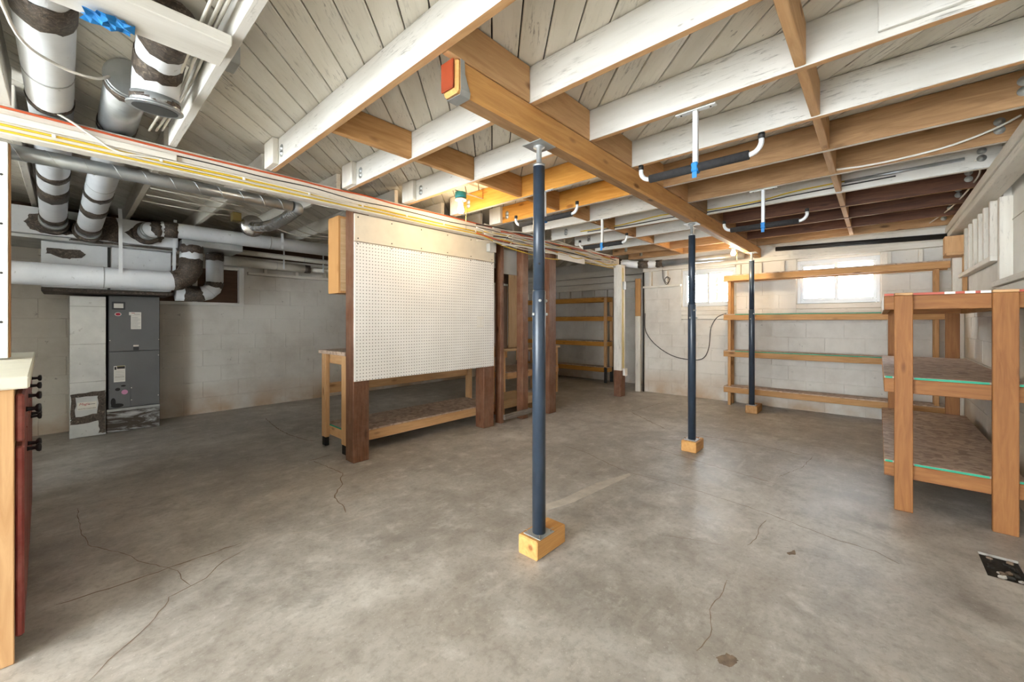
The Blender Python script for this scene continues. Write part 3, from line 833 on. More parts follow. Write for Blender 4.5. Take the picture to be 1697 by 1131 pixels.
# ------------------------------------------------------------ shelves
def wall_shelf():
    t = thing('wall_shelf', 'long four-tier pine shelf along the back wall under the windows', 'shelf', (6.53, .53, 0))
    y0, y1 = -.58, 1.66
    for k, z in enumerate((.275, .79, 1.315, 1.875)):
        for x in ((6.40, 6.438), (6.63, 6.668)): box('rail', x, (y0, y1), (z - .088, z - .014), 'fir', t)
        box('shelf_board', (6.402, 6.668), (y0, y1), (z - .0135, z), 'osb', t, .001)
        if k in (1, 2): box('edge_strip', (6.399, 6.4015), (y0 + .2, y1 - .15), (z - .012, z - .001), 'green', t, 0)
        box('end_rail', (6.439, 6.629), (y1 - .038, y1), (z - .088, z - .014), 'fir', t)
    for y in (1.575, -.5):
        for x in (6.442, 6.592): box('leg', (x, x + .036), (y, y + .04), (.001, 1.785), 'fir', t)
wall_shelf()
def corner_shelf():
    t = thing('corner_shelf', 'three-tier strand board shelf along the right wall', 'shelf', (4.6, -.33, 0))
    X0, X1, Y0, Y1 = 3.555, 5.75, -.62, -.03
    for k, z in enumerate((.305, .85, 1.385)):
        box('shelf_board', (X0 + .04, X1), (Y0, Y1), (z - .015, z), 'osb', t, .001)
        for x in (X0 + .041, X1 - .04): box('rail', (x, x + .038), (Y0, Y1), (z - .105, z - .016), 'legwood', t)
        for y in (Y0, Y1 - .036): box('side_rail', (X0 + .08, X1 - .041), (y, y + .036), (z - .105, z - .016), 'fir', t)
        if k < 2:
            for ya, yb in ((-.48, -.17), (-.615, -.59), (-.07, -.035)): box('green_edge', (X0 + .0365, X0 + .0395), (ya, yb), (z - .014, z - .002), 'green', t, 0)
    for y in ((-.163, -.077), (-.583, -.486)):
        box('leg', (X0, X0 + .036), y, (.001, 1.368), 'legwood', t)
        box('leg_cap', (X0 - .001, X0 + .039), y, (1.369, 1.385), 'pine', t)
        box('leg', (X1 - .001 + .002, X1 + .038), y, (.001, 1.28), 'legwood', t)
    segs = [(-.031, -.076, 'tapered'), (-.164, -.30, 'tapered'), (-.30, -.345, 'plate'), (-.345, -.383, 'tapered'), (-.383, -.425, 'plate'), (-.425, -.445, 'tapered'), (-.445, -.485, 'plate'), (-.584, -.62, 'tapered')]
    for a, b, m in segs: box('tape_strip', (X0 + .036, X0 + .0395), (b, a), (1.37, 1.384), m, t, 0)
    box('white_side', (X0 + .2, X1 - .05), (Y1 + .001, Y1 + .004), (1.285, 1.383), 'plate', t, 0)
corner_shelf()
def far_shelf():
    t = thing('far_shelf', 'four-tier pine shelf on the far wall beyond the brown post', 'shelf', (7.25, 5.1, 0))
    y0, y1 = 3.94, 6.3
    for k, z in enumerate((.31, .82, 1.32, 1.7)):
        for x in ((7.1, 7.138), (7.33, 7.368)): box('rail', x, (y0 + .06, y1), (z - .1, z - .014), 'goldjoist', t)
        box('shelf_board', (7.102, 7.368), (y0, y1), (z - .0135, z), 'osb', t, .001)
        box('end_rail', (7.139, 7.329), (y0, y0 + .036), (z - .1, z - .014), 'goldjoist', t)
    for x in (7.098, 7.33):
        for y in (y0, y1 - .05):
            l = box('leg', (x, x + .04), (y + .001, y + .058), (.31, 1.68), 'pine', t)
            box('black_foot', (x - .002, x + .038), (y + .001, y + .05), (.001, .309), 'black', l)
far_shelf()

# ------------------------------------------------------------ base cabinets and worktop at the left edge
RZ = R(1.5)
def cab_frame(name, label, cat, grp=None): return thing(name, label, cat, (-.122, 2.24, 0), grp, RZ)
def lbox(name, x, y, z, mat, parent, bev=.003):
    return box(name, x, y, z, mat, parent, bev, None, True)
def knob(parent, x, y, z):
    me = CACHE.get('knob')
    if me is None:
        o = lathe('knob', [(.0, .0), (.010, .0), (.0085, .006), (.007, .022), (.016, .027), (.0185, .033), (.016, .039), (.0, .041)], 'knob', None, (0, 0, 0), 14)
        CACHE['knob'] = o.data; me = o.data; bpy.data.objects.remove(o)
    o = link('knob', me, [], parent, (x, y, z), (0, R(90), 0), True)
for u in range(2):
    y0 = u * .88
    cb_ = cab_frame('base_cabinet', ('red-fronted base cabinet nearest the camera at the left edge', 'red-fronted base cabinet farther along the left edge')[u], 'cabinet', 'red base cabinets')
    lbox('body', (-.55, -.001), (y0 + .016, y0 + .874), (.1, .965), 'ply', cb_)
    lbox('toe_kick', (-.5, -.05), (y0 + .016, y0 + .874), (.001, .0995), 'darkwoodpanel', cb_)
    if u == 0: lbox('end_panel', (-.55, 0.0), (0.0, .0155), (.001, .965), 'pine', cb_)
    for k in range(2):
        a = y0 + .01 + k * .435
        d = lbox('drawer_front', (.001, .022), (a, a + .42), (.775, .945), 'redpaint', cb_, .008)
        knob(d, .0105, 0, .0)
        d = lbox('door', (.001, .022), (a, a + .42), (.085, .76), 'redpaint', cb_, .008)
        knob(d, .0105, (-.16 if k else .16) * (1 if u == 0 else 1), .25)
wt = cab_frame('worktop', 'cream worktop slab on the red base cabinets', 'worktop')
lbox('slab', (-.57, .035), (-.02, 1.79), (.9655, 1.008), 'counter', wt, .006)

# ------------------------------------------------------------ furnace and plenum
FY = 6.14
fn = thing('furnace', 'tall grey furnace air handler against the left wall', 'furnace', (.51, 6.33, 0))
box('base_pan', (.29, .725), (FY + .002, YL - .07), (.001, .225), 'smear', fn, .004)
box('base_rail', (.29, .725), (FY - .006, FY + .001), (.228, .255), 'galvplate', fn, .002)
box('body', (.3, .725), (FY + .012, YL - .07), (.226, 1.49), 'furnace2', fn, .004)
up = box('upper_door', (.308, .722), (FY, FY + .011), (.88, 1.485), 'furnace', fn, .003)
lo = box('lower_door', (.308, .722), (FY, FY + .011), (.26, .875), 'furnace', fn, .003)
pn = box('access_panel', (.31, .475), (FY - .005, FY - .0005), (.262, .52), 'furnace', fn, .002)
def on_front(nm, x0, x1, z0, z1, mat, par, d=.003): return box(nm, (x0, x1), (FY - d, FY - .0005), (z0, z1), mat, par, 0)
vw = on_front('view_window', .33, .435, 1.335, 1.42, 'furnace2', up, .006)
box('view_glass', (.345, .42), (FY - .008, FY - .0062), (1.352, 1.402), 'label', vw, .001)
lb = on_front('rating_label', .465, .565, 1.275, 1.31, 'label', up)
on_front('print_line', .485, .512, 1.296, 1.301, 'inkred', lb, .0035)
on_front('print_line', .505, .555, 1.286, 1.289, 'ink', lb, .0035)
lb2 = on_front('spec_label', .48, .565, 1.12, 1.274, 'label', up)
for i in range(9): on_front('print_line', .487, .558 - .02 * (i % 3 == 2), 1.135 + i * .014, 1.1385 + i * .014, 'greypaint', lb2, .0035)
def disc(nm, x, z, rx, rz, mat, par, d=.002, y=None):
    me_o = lathe(nm, [(1., 0), (1., d)], mat, None, (0, 0, 0), 20, None, False)
    for v in me_o.data.vertices: v.co = Vector((v.co.x * rx, -v.co.z, v.co.y * rz))
    me_o.parent = par; me_o.location = Vector((x, (FY - .0005) if y is None else y, z)) - wpos(par)
    return me_o
ds = disc('round_sticker', .378, 1.285, .026, .02, 'label', up)
ds2 = disc('sticker_ring', .378, 1.285, .021, .015, 'inkred', ds, .001, FY - .0026)
on_front('latch', .5, .545, .885, .925, 'furnace2', up, .006)
on_front('latch_label', .5, .545, .926, .944, 'plate', up, .004)
lb3 = on_front('warning_label', .345, .435, .545, .72, 'label', lo)
on_front('warning_band', .37, .433, .688, .716, 'ink', lb3, .0036)
on_front('yellow_strip', .37, .433, .7165, .719, 'inkyellow', lb3, .0036)
on_front('figure_mark', .35, .366, .68, .712, 'ink', lb3, .0036)
for i in range(7): on_front('print_line', .352, .428, .565 + i * .016, .569 + i * .016, 'greypaint' if i != 2 else 'ink', lb3, .0036)
for (x, z, a, b) in ((.375, .465, .02, .017), (.42, .5, .02, .009)): disc('knockout', x, z, a, b, 'black', pn, .002, FY - .0055)
disc('pink_sticker', .43, .43, .026, .026, 'pink', pn, .002, FY - .0055)
for (x, z, a, b) in ((.34, .33, .02, .045), (.372, .29, .05, .022)): disc('cable_grommet', x, z, a, b, 'black', pn, .006, FY - .0055)
for x, z in ((.315, 1.0), (.715, 1.0), (.712, .82), (.71, .36), (.485, .47), (.485, .335), (.314, .47)):
    disc('screw', x, z, .005, .005, 'plate', fn, .004)
rd = thing('return_duct', 'bright sheet metal return duct left of the furnace', 'duct', (.15, 6.3, 0))
RYF = FY - .02
box('duct_body', (.02, .285), (RYF, YL - .07), (.001, 1.47), 'sheet', rd, .004)
for z in (1.36, .965, .57): box('seam', (.022, .283), (RYF - .004, RYF - .0005), (z, z + .006), 'galvplate', rd, .001)
def smear_poly(nm, poly, y, par, mat='mastic'):
    out = []
    for i in range(len(poly)):
        a, b = Vector(poly[i]), Vector(poly[(i + 1) % len(poly)])
        for k in range(5): out.append(a.lerp(b, k / 5) + Vector((random.uniform(-.007, .007), random.uniform(-.007, .007))))
    n = len(out); cx = sum(p.x for p in out) / n; cz = sum(p.y for p in out) / n
    v = [(p.x - cx, 0, p.y - cz) for p in out] + [(p.x - cx, -.003, p.y - cz) for p in out]
    f = [tuple(range(n)), tuple(reversed(range(n, 2 * n)))] + [(i, i + n, (i + 1) % n + n, (i + 1) % n) for i in range(n)]
    me = bpy.data.meshes.new(nm); me.from_pydata(v, [], f)
    bm = bmesh.new(); bm.from_mesh(me); bmesh.ops.recalc_face_normals(bm, faces=bm.faces[:]); bm.to_mesh(me); bm.free()
    return link(nm, me, [M[mat]], par, (cx, y, cz))
yk = RYF - .0005
smear_poly('mastic_smear', [(.03, .46), (.28, .47), (.28, .425), (.03, .42)], yk, rd)
smear_poly('mastic_smear', [(.03, .44), (.065, .44), (.06, .2), (.028, .2)], yk - .003, rd)
smear_poly('mastic_smear', [(.225, .45), (.283, .45), (.283, .02), (.235, .03), (.22, .2)], yk - .003, rd)
smear_poly('mastic_smear', [(.03, .21), (.23, .24), (.24, .16), (.03, .14)], yk - .0035, rd)
st = box('duct_sticker', (.075, .215), (RYF - .008, RYF - .006), (.285, .365), 'label', rd, 0)
text('sticker_print', 'Magic', .034, (.125, RYF - .0085, .345), (R(90), 0, 0), 'inkred', st, .3)
text('sticker_print', 'DUCTS CLEANED', .0165, (.145, RYF - .0085, .297), (R(90), 0, 0), 'ink', st)
box('sticker_swoosh', (.155, .205), (RYF - .0088, RYF - .0081), (.338, .342), 'ink', st, 0)

pl = thing('plenum', 'large white rectangular plenum duct above the furnace', 'duct', (.2, 6.0, 1.5))
box('lower_box', (-.16, .78), (5.8, YL - .07), (1.53, 1.965), 'duct', pl, .004)
box('bottom_flange', (-.16, .8), (5.82, YL - .07), (1.492, 1.528), 'mastic', pl, .004)
box('flange', (-.6, .82), (5.7, YL - .07), (1.967, 2.0), 'galvplate', pl, .003)
box('upper_box', (-.6, .82), (5.66, YL - .07), (2.002, 2.245), 'duct', pl, .004)
box('corner_gap', (.28, .3), (5.79, 5.7995), (1.53, 1.96), 'black', pl, 0)
smear_poly('mastic_smear', [(-.13, 1.9), (.08, 1.91), (.13, 1.87), (.1, 1.83), (0, 1.81), (-.13, 1.85)], 5.798, pl)
smear_poly('mastic_smear', [(.25, 2.24), (.34, 2.24), (.36, 2.0), (.22, 2.01)], 5.658, pl)
smear_poly('mastic_smear', [(.02, 1.995), (.3, 1.995), (.8, 1.99), (.8, 1.975), (.02, 1.975)], 5.698, pl)
for cx, cz, w_, h_ in ((-.085, 2.1, .2, .1), (.15, 2.09, .17, .085), (.56, 2.11, .15, .095)):
    smear_poly('mastic_smear', [(cx + w_ * math.cos(a * .7854) * random.uniform(.85, 1.1), cz + h_ * math.sin(a * .7854) * random.uniform(.9, 1.05)) for a in range(8)], 5.6585, pl)
def hanger_strap(pts, wd=.028, lab=None, par=None):
    vs, fs = [], []
    for i, p in enumerate(pts):
        for s in (-.5, .5): vs.append((p[0] + s * wd, p[1], p[2]))
    for i in range(len(pts) - 1): fs.append((2 * i, 2 * i + 1, 2 * i + 3, 2 * i + 2))
    o0 = Vector(pts[0]); vs = [tuple(Vector(v) - o0) for v in vs]
    me = bpy.data.meshes.new('hanger_strap'); me.from_pydata(vs, [], fs)
    o = link('hanger_strap', me, [M['whitesteel']], par, o0)
    m = o.modifiers.new('t', 'SOLIDIFY'); m.thickness = .002
    if lab: tag(o, lab, 'strap', 'duct hanger straps')
    return o
hanger_strap([(.345, 5.4, 2.29), (.35, 5.41, 2.2), (.35, 5.385, 1.73), (.35, 5.388, 1.6)], lab='white strap hanging the thick lower duct beside the plenum')
hanger_strap([(.78, 5.56, 2.29), (.78, 5.62, 2.0), (.78, 5.63, 1.66)], lab='white strap near the red-edged end of the plenum')
hanger_strap([(1.78, 5.42, 2.29), (1.78, 5.41, 2.18), (1.78, 5.415, 2.1)], lab='white strap around the upper horizontal duct')
for x_, l_ in ((2.071, 'thin strap holding the beige pipes above the wall ledge'), (2.618, 'second thin strap holding the beige pipes, half hidden')):
    hanger_strap([(x_, 6.238, 2.2795), (x_, 6.242, 1.95)], .02, l_)

# ------------------------------------------------------------ round ducts
def at(path, t):
    P = [Vector(p) for p in path]; L = [(P[i + 1] - P[i]).length for i in range(len(P) - 1)]; T = sum(L) * t
    for i, l in enumerate(L):
        if T <= l + 1e-9: return P[i].lerp(P[i + 1], T / l)
        T -= l
    return P[-1]
def between(path, t0, t1):
    P = [Vector(p) for p in path]; L = [(P[i + 1] - P[i]).length for i in range(len(P) - 1)]; T = sum(L); acc = 0; mid = []
    for i, p in enumerate(P):
        if i: acc += L[i - 1]
        if t0 < acc / T < t1: mid.append(p)
    return [at(path, t0)] + mid + [at(path, t1)]
def duct(name, label, path, r, mat='duct', bands=(), rings=(), seams=(), group='round ducts', seg=28, taper=None):
    d = thing(name, label, 'duct', path[0], group)
    sweep('pipe', path, r, mat, d, seg)
    for (a, b) in bands: sweep('mastic_band', between(path, a, b), r * 1.02 + .002, 'mastic', d, seg, ragged=.012)
    for t in rings:
        sweep('collar_ring', between(path, max(0, t - .006), min(1, t + .006)), r * 1.05 + .004, mat if mat != 'duct' else 'galvplate', d, seg)
    for t in seams: sweep('seam', between(path, t - .0015, t + .0015), r + .0015, 'greypaint', d, seg)
    return d
def bend(c, r, a0, a1, e1, e2, n=5):
    c, e1, e2 = Vector(c), Vector(e1), Vector(e2)
    return [tuple(c + e1 * r * math.cos(R(a0 + (a1 - a0) * i / n)) + e2 * r * math.sin(R(a0 + (a1 - a0) * i / n))) for i in range(n + 1)]
d1 = duct('round_duct', 'thick white round duct at the upper left corner running to the plenum', [(-.055, .9, 2.352), (-.055, 2.02, 2.352), (-.055, 3.7, 2.352), (-.06, 4.2, 2.32), (-.075, 5.3, 2.16), (-.08, 5.615, 2.12)], .083,
     bands=[(.255, .29), (.47, .48), (.735, .752), (.80, .845), (.945, .965)], rings=[.985], seams=[.4])
lathe('elbow_sleeve', [(.0855, 0), (.0855, .5)], 'galv', d1, (-.055, 1.9, 2.352), 28, (R(90), 0, 0))
sweep('mastic_band', [(-.085, 5.60, 2.117), (-.085, 5.655, 2.112)], .108, 'mastic', d1, 20, ragged=.004)
d2 = duct('round_duct', 'galvanised round duct passing over the cable beam to the plenum', [(.2, 2.62, 2.352), (.2, 3.36, 2.352)], .083, 'galv', bands=[(.06, .12), (.86, .95)], rings=[.02])
d2b = duct('round_duct', 'white round duct with mastic joints dropping onto the plenum', [(.2, 3.365, 2.352), (.2, 3.8, 2.345), (.175, 4.5, 2.24), (.15, 5.2, 2.12), (.14, 5.615, 2.078)], .083,
     bands=[(.52, .55), (.66, .71), (.88, .95)], rings=[.985], seams=[.45])
sweep('mastic_band', [(.14, 5.60, 2.08), (.14, 5.655, 2.077)], .108, 'mastic', d2b, 20, ragged=.004)
smear_poly('mastic_streak', [(.13, 2.19), (.18, 2.19), (.175, 2.08), (.125, 2.08)], 5.0, d2b)
eb = duct('elbow_duct', 'taped white elbow duct with flared ring hanging below the joists', [(.27, 2.0, 2.35), (.27, 2.20, 2.35), (.27, 2.29, 2.335), (.27, 2.355, 2.30), (.27, 2.395, 2.255), (.27, 2.41, 2.2)], .082, 'duct',
     bands=[(.0, .34), (.56, .74)])
sweep('metal_sleeve', [(.27, 2.408, 2.215), (.27, 2.418, 2.165)], .086, 'galv', eb, 28)
sweep('mastic_band', [(.27, 2.413, 2.205), (.27, 2.4165, 2.185)], .0885, 'mastic', eb, 28, ragged=.005)
sweep('collar_ring', [(.27, 2.4175, 2.168), (.27, 2.4185, 2.160)], .1, 'galv', eb, 28)
sweep('mouth_shade', [(.27, 2.4186, 2.1595), (.27, 2.4188, 2.158)], .08, 'furnace2', eb, 28)  # dark disc stands in for the shade inside the open duct end
d3path = bend((.62, 5.6, 2.1), .08, 180, 90, (1, 0, 0), (0, -1, 0), 4)
d3 = duct('round_duct', 'long upper white duct running right to the wall cabinet', [(.56, 5.62, 2.12), (.56, 5.58, 2.13), (.585, 5.52, 2.145), (.64, 5.49, 2.16), (.75, 5.485, 2.165), (3.3, 5.485, 2.165)], .078,
     bands=[(.05, .065), (.075, .11), (.955, .985)], rings=[.03], seams=[.42])
sweep('mastic_band', [(.56, 5.655, 2.12), (.56, 5.60, 2.122)], .112, 'mastic', d3, 20, ragged=.006)
d4 = duct('round_duct', 'thick lower white duct in front of the furnace with a taped elbow', [(-1., 5.48, 1.625), (.7, 5.48, 1.625), (.79, 5.48, 1.64), (.86, 5.48, 1.69), (.9, 5.48, 1.77), (.905, 5.48, 2.015)], .1,
     bands=[(.79, .935), (.965, 1.)], seams=[.56])
d5 = duct('round_duct', 'smaller taped white duct dropping beside the thick elbow', [(.83, 5.92, 1.53), (1.06, 5.92, 1.53), (1.13, 5.92, 1.55), (1.18, 5.92, 1.6), (1.2, 5.92, 1.67), (1.2, 5.92, 2.015)], .088,
     bands=[(.1, .3), (.5, .57), (.9, 1.)], seams=[.4])
o = box('branch_box', (.84, 1.4), (5.56, 6.1), (2.03, 2.1), 'galvplate'); tag(o, 'flat metal branch box joining the taped vertical ducts', 'duct')
d6 = duct('round_duct', 'thin upper beige pipe along the left wall', [(1.45, 6.2, 2.12), (3.2, 6.2, 2.1)], .034, 'beigepipe', seams=[.5], group='beige pipes')
d7 = duct('round_duct', 'thicker beige pipe with taped end along the left wall', [(1.3, 6.3, 2.0), (2.45, 6.3, 1.985)], .056, 'beigepipe', bands=[(.93, .99)], seams=[.05, .6], group='beige pipes')
d8 = duct('round_duct', 'thin beige pipe continuing from the taped pipe end', [(2.46, 6.3, 1.985), (3.3, 6.3, 1.98)], .03, 'beigepipe', group='beige pipes')
# spiral vent behind the cable beam
sp = duct('spiral_duct', 'slim galvanised spiral duct along the back of the cable beam', [(-.9, 3.45, 2.115), (1.2, 3.45, 2.12)], .041, 'galv', group='vent ducts')
def helix(par, x0, x1, pitch, r, y, z):
    pts = []; n = int((x1 - x0) / pitch * 14)
    for i in range(n + 1):
        x = x0 + (x1 - x0) * i / n; a = 2 * math.pi * (x - x0) / pitch
        pts.append((x, y + r * math.cos(a), z + (x + .9) * .0024 + r * math.sin(a)))
    sweep('spiral_seam', pts, .0022, 'galvplate', par, 5)
helix(sp, -.9, 1.2, .13, .0415, 3.45, 2.115)
fx_path = [(1.205, 3.45, 2.12), (1.25, 3.465, 2.12), (1.27, 3.51, 2.12)]
n = 60
fpts = [Vector((1.27, 3.52, 2.12)).lerp(Vector((1.225, 4.5, 2.13)), i / n) + Vector((0, 0, -.05 * math.sin(math.pi * i / n))) for i in range(n + 1)]
fd = thing('flexible_duct', 'crinkled foil flexible vent hose under the joists', 'duct', fx_path[0], 'vent ducts')
sweep('elbow', fx_path, .043, 'galv', fd, 20)
sweep('hose', fpts, [.042 + .005 * (i % 2) + random.uniform(-.002, .002) for i in range(n + 1)], 'foil', fd, 18, smooth=False)
fb = lathe('vent_boot', [(.05, 0), (.09, .02), (.105, .03), (.105, .05), (.085, .055), (.085, .13), (.0, .13)], 'foil', None, (1.225, 4.5, 2.14), 24, (R(-90), 0, 0)); tag(fb, 'round metal vent boot at the end of the foil hose', 'vent')
vb = box('valve_box', (1.04, 1.11), (4.45, 4.53), (2.15, 2.23), 'brass'); tag(vb, 'small brass coloured valve beside the vent boot', 'valve')
# duct along the back wall
bd = duct('round_duct', 'dark grey duct along the back wall near the farthest lamp', [(6.42, 2.55, 2.14), (6.42, 1.4, 2.14)], .05, 'galv', group='back wall ducts')
be = duct('elbow_duct', 'white taped elbow duct above the far white post', [(6.1, 3.62, 2.33), (6.16, 3.42, 2.26), (6.24, 3.2, 2.19), (6.33, 2.96, 2.15), (6.4, 2.75, 2.14), (6.42, 2.56, 2.14)], .06, 'duct',
          bands=[(.0, .17), (.36, .42), (.66, .8), (.92, 1.)], group='back wall ducts')
bk = sweep('drain_pipe', [(6.6, 1.05, 2.21), (6.6, -.57, 2.16)], .03, 'black', None, 18); tag(bk, 'black pipe running along the top of the back wall', 'pipe')

# ------------------------------------------------------------ padded hanging hooks
def hook_bar(x, yc, zj, lab, half=.235, zbar=1.97):
    t = thing('padded_hook', lab, 'storage hook', (x, yc, zj), 'padded storage hooks')
    box('flange', (x - .016, x + .016), (yc - .095, yc + .095), (zj - .006, zj - .001), 'whitesteel', t, .001)
    for s in (-1, 1): lathe('flange_screw', [(.005, 0), (.003, .003)], 'ink', t, (x, yc + s * .07, zj - .009), 8)
    box('stem', (x - .012, x + .012), (yc - .012, yc + .012), (zbar + .02, zj - .0065), 'whitesteel', t)
    sweep('foam_bar', [(x, yc - half, zbar), (x, yc + half, zbar)], .021, 'foam', t, 16)
    for s in (-1, 1):
        e = bend((x, yc + s * (half), zbar + .05), .05, -90, -8, (0, s, 0), (0, 0, 1), 6)
        h = sweep('hook_end', e + [(x, yc + s * (half + .05), zbar + .062)], .0115, 'whitesteel', t, 12)
        sweep('hook_cap', [(x, yc + s * (half + .05), zbar + .06), (x, yc + s * (half + .05), zbar + .085)], .0135, 'black', h, 12)
    tp = box('tape_wrap', (x - .024, x + .024), (yc - .016, yc + .016), (zbar - .025, zbar + .025), 'bluetape', t, .006)
    box('tape_tail', (x - .0225, x - .021), (yc - .012, yc + .01), (zbar - .055, zbar - .0255), 'bluetape', tp, 0)
hook_bar(2.11, .675, ZJ, 'nearest padded black hook bar right of the main beam')
hook_bar(3.74, .68, ZJ, 'padded black hook bar farther along, right of the main beam')
hook_bar(2.6, 2.0, ZJ, 'padded black hook bar behind the nearest navy post', .26, 2.03)
hook_bar(3.7, 2.1, ZJ, 'padded black hook bar left of the middle navy post', .22, 1.99)

# ------------------------------------------------------------ lamps
def bare_bulb(x, y, z, boxmat, lab, bar, power, chain):
    t = thing('bulb_lamp', lab, 'lamp', (x, y, z), 'bare bulb lamps')
    if bar: box('mounting_bar', (bar[0], bar[1]), (y - .008, y + .008), (z + .002, z + .01), 'galvplate', t)
    lathe('junction_box', [(.046, 0), (.05, .004), (.05, .05), (.046, .052)], boxmat, t, (x, y, z - .052), 20)
    lathe('lampholder', [(.05, 0), (.048, .012), (.03, .016)], 'plate', t, (x, y, z - .07), 20)
    lathe('socket', [(.018, 0), (.024, .006), (.024, .03)], 'plate', t, (x, y, z - .1), 16)
    lathe('bulb', [(.0, -.045), (.016, -.042), (.027, -.03), (.03, -.015), (.026, .005), (.016, .028), (.013, .04)], 'bulb', t, (x, y, z - .14), 18)
    sweep('pull_chain', [(x + .03, y - .035, z - .07), (x + .03, y - .035, z - .07 - chain)], .0014, 'brass', t, 5)
    L = bpy.data.lights.new('bulb_light', 'POINT'); L.energy = power; L.color = (1., .78, .50); L.shadow_soft_size = .04
    lo = bpy.data.objects.new('bulb_light', L); C.objects.link(lo); lo.location = (x, y, z - .23)
    lo.parent = t; lo.location = Vector((x, y, z - .23)) - wpos(t)
bare_bulb(2.33, 2.72, 2.34, 'bluebox', 'lit bare bulb in a teal box near the pegboard', (JX[2] + .02, JX[3] - .02), 6.5, .26)
bare_bulb(JX[9], 1.41, ZJ - .002, 'plate', 'lit bare bulb beside the main beam at the far end', None, 12., .2)

# ------------------------------------------------------------ cables
def along(y, z, x0, x1, n, jy=.002, jz=.006):
    return [(x0 + (x1 - x0) * i / n, y + random.uniform(-jy, jy), z + random.uniform(-jz, jz)) for i in range(n + 1)]
yc = YE0 - .008
cable('cable', along(yc, 2.243, -1.1, 6.1, 26), .006, 'red', 'red cable stapled high along the white cable beam')
cable('cable', along(yc, 2.158, -1.1, 3.0, 14, .002, .003), .006, 'yellow', 'upper yellow cable stapled along the white cable beam')
cable('cable', along(yc, 2.132, -1.1, 3.0, 14, .001, .002) + [(3.3, yc, 2.07), (3.8, yc, 2.03), (4.2, yc, 2.02), (4.8, yc, 2.06), (5.9, yc, 2.06)], .0055, 'yellow', 'lower yellow cable along the bottom of the cable beam')
cable('cable', along(yc, 2.145, .2, 5.9, 18, .002, .004), .005, 'cream', 'white cable running between the yellow ones on the cable beam')
cable('cable', [(-.1, yc - .02, 2.3), (.0, yc - .02, 2.26), (.1, yc - .012, 2.2), (.2, yc - .01, 2.15), (.4, yc - .008, 2.165), (.9, yc - .006, 2.17), (1.6, yc - .004, 2.155)], .006, 'cream', 'white corrugated cable drooping over the left of the cable beam')
cable('cable', along(yc - .002, 2.2, .3, 6.0, 18, .003, .012), .0035, 'blackcable', 'thin black wire wandering along the cable beam')
for k in range(18):
    y_ = yc - .012 - .006 * (k % 5); z_ = 2.075 + .0105 * k
    m = ['cream', 'cream', 'plate', 'yellow', 'cream', 'red', 'cream', 'blackcable'][k % 8]
    cable('cable', along(y_, min(z_, 2.25), 2.9 + .12 * (k % 5), 5.95 - .1 * (k % 3), 9, .010, .02), .0062, m,
          '%s cable in the tangled bundle along the right half of the cable beam' % {'cream': 'white', 'plate': 'pale', 'yellow': 'yellow', 'red': 'red', 'blackcable': 'black'}[m], None, 'tangled cable bundle')
for k in range(8):
    o = box('cable_staple', (-.05 + .42 * k, -.035 + .42 * k), (yc - .0155, yc - .006), (2.149, 2.167), 'plate'); tag(o, 'small white staple on the upper yellow cable, %s from the left' % (ORD[k] if k else 'first'), 'staple', 'cable staples')
sh = box('cable_guard', (4.35, 5.0), (YE0 - .04, YE0 - .032), (2.03, 2.12), 'whiteboard'); tag(sh, 'pale board strip over the cables right of the nearest navy post', 'board')
cable('cable', [(3.32, yc, 2.1), (3.36, yc - .03, 2.17), (3.42, yc - .04, 2.2), (3.47, yc - .02, 2.16), (3.42, yc - .01, 2.09), (3.3, yc, 2.07)], .006, 'plate', 'white cable loop beside the junction box')
# along the sixth joist
xj = JX[6] - JT / 2 - .008
cable('cable', [(xj, 2.7, 2.31), (xj - .01, 2.2, 2.3), (xj - .004, 1.7, 2.33), (xj, 1.4, 2.31), (xj, 1.2, 2.3), (xj - .01, .8, 2.3), (xj, .55, 2.33), (xj, .2, 2.34)], .006, 'yellow', 'yellow cable draped along the white joist')
cable('cable', [(xj, 2.6, 2.29), (xj - .012, 2.1, 2.28), (xj, 1.6, 2.29), (xj, 1.3, 2.28), (xj - .012, .9, 2.28), (xj, .5, 2.3), (xj, -.1, 2.31)], .005, 'blackcable', 'black cable draped along the white joist')
cd = sweep('conduit', [(xj, .2, 2.335), (xj, -.45, 2.345)], .012, 'galv', None, 10); tag(cd, 'short grey conduit on the white joist near the right wall', 'conduit')
x5 = JX[5] - JT / 2 - .012
cable('cable', [(x5, .22, 2.285), (x5 - .01, .0, 2.268), (x5 - .012, -.3, 2.285), (x5 - .03, -.5, 2.33), (x5 - .06, -.6, 2.37)], .0065, 'plate', 'white cable crossing below the bare joists to the right wall')
cable('cable', [(XB - .1, -.4, 2.3), (5.6, -.52, 2.29), (4.6, -.56, 2.3), (xj, -.5, 2.32)], .006, 'cream', 'white cable at the right ends of the dark joists')
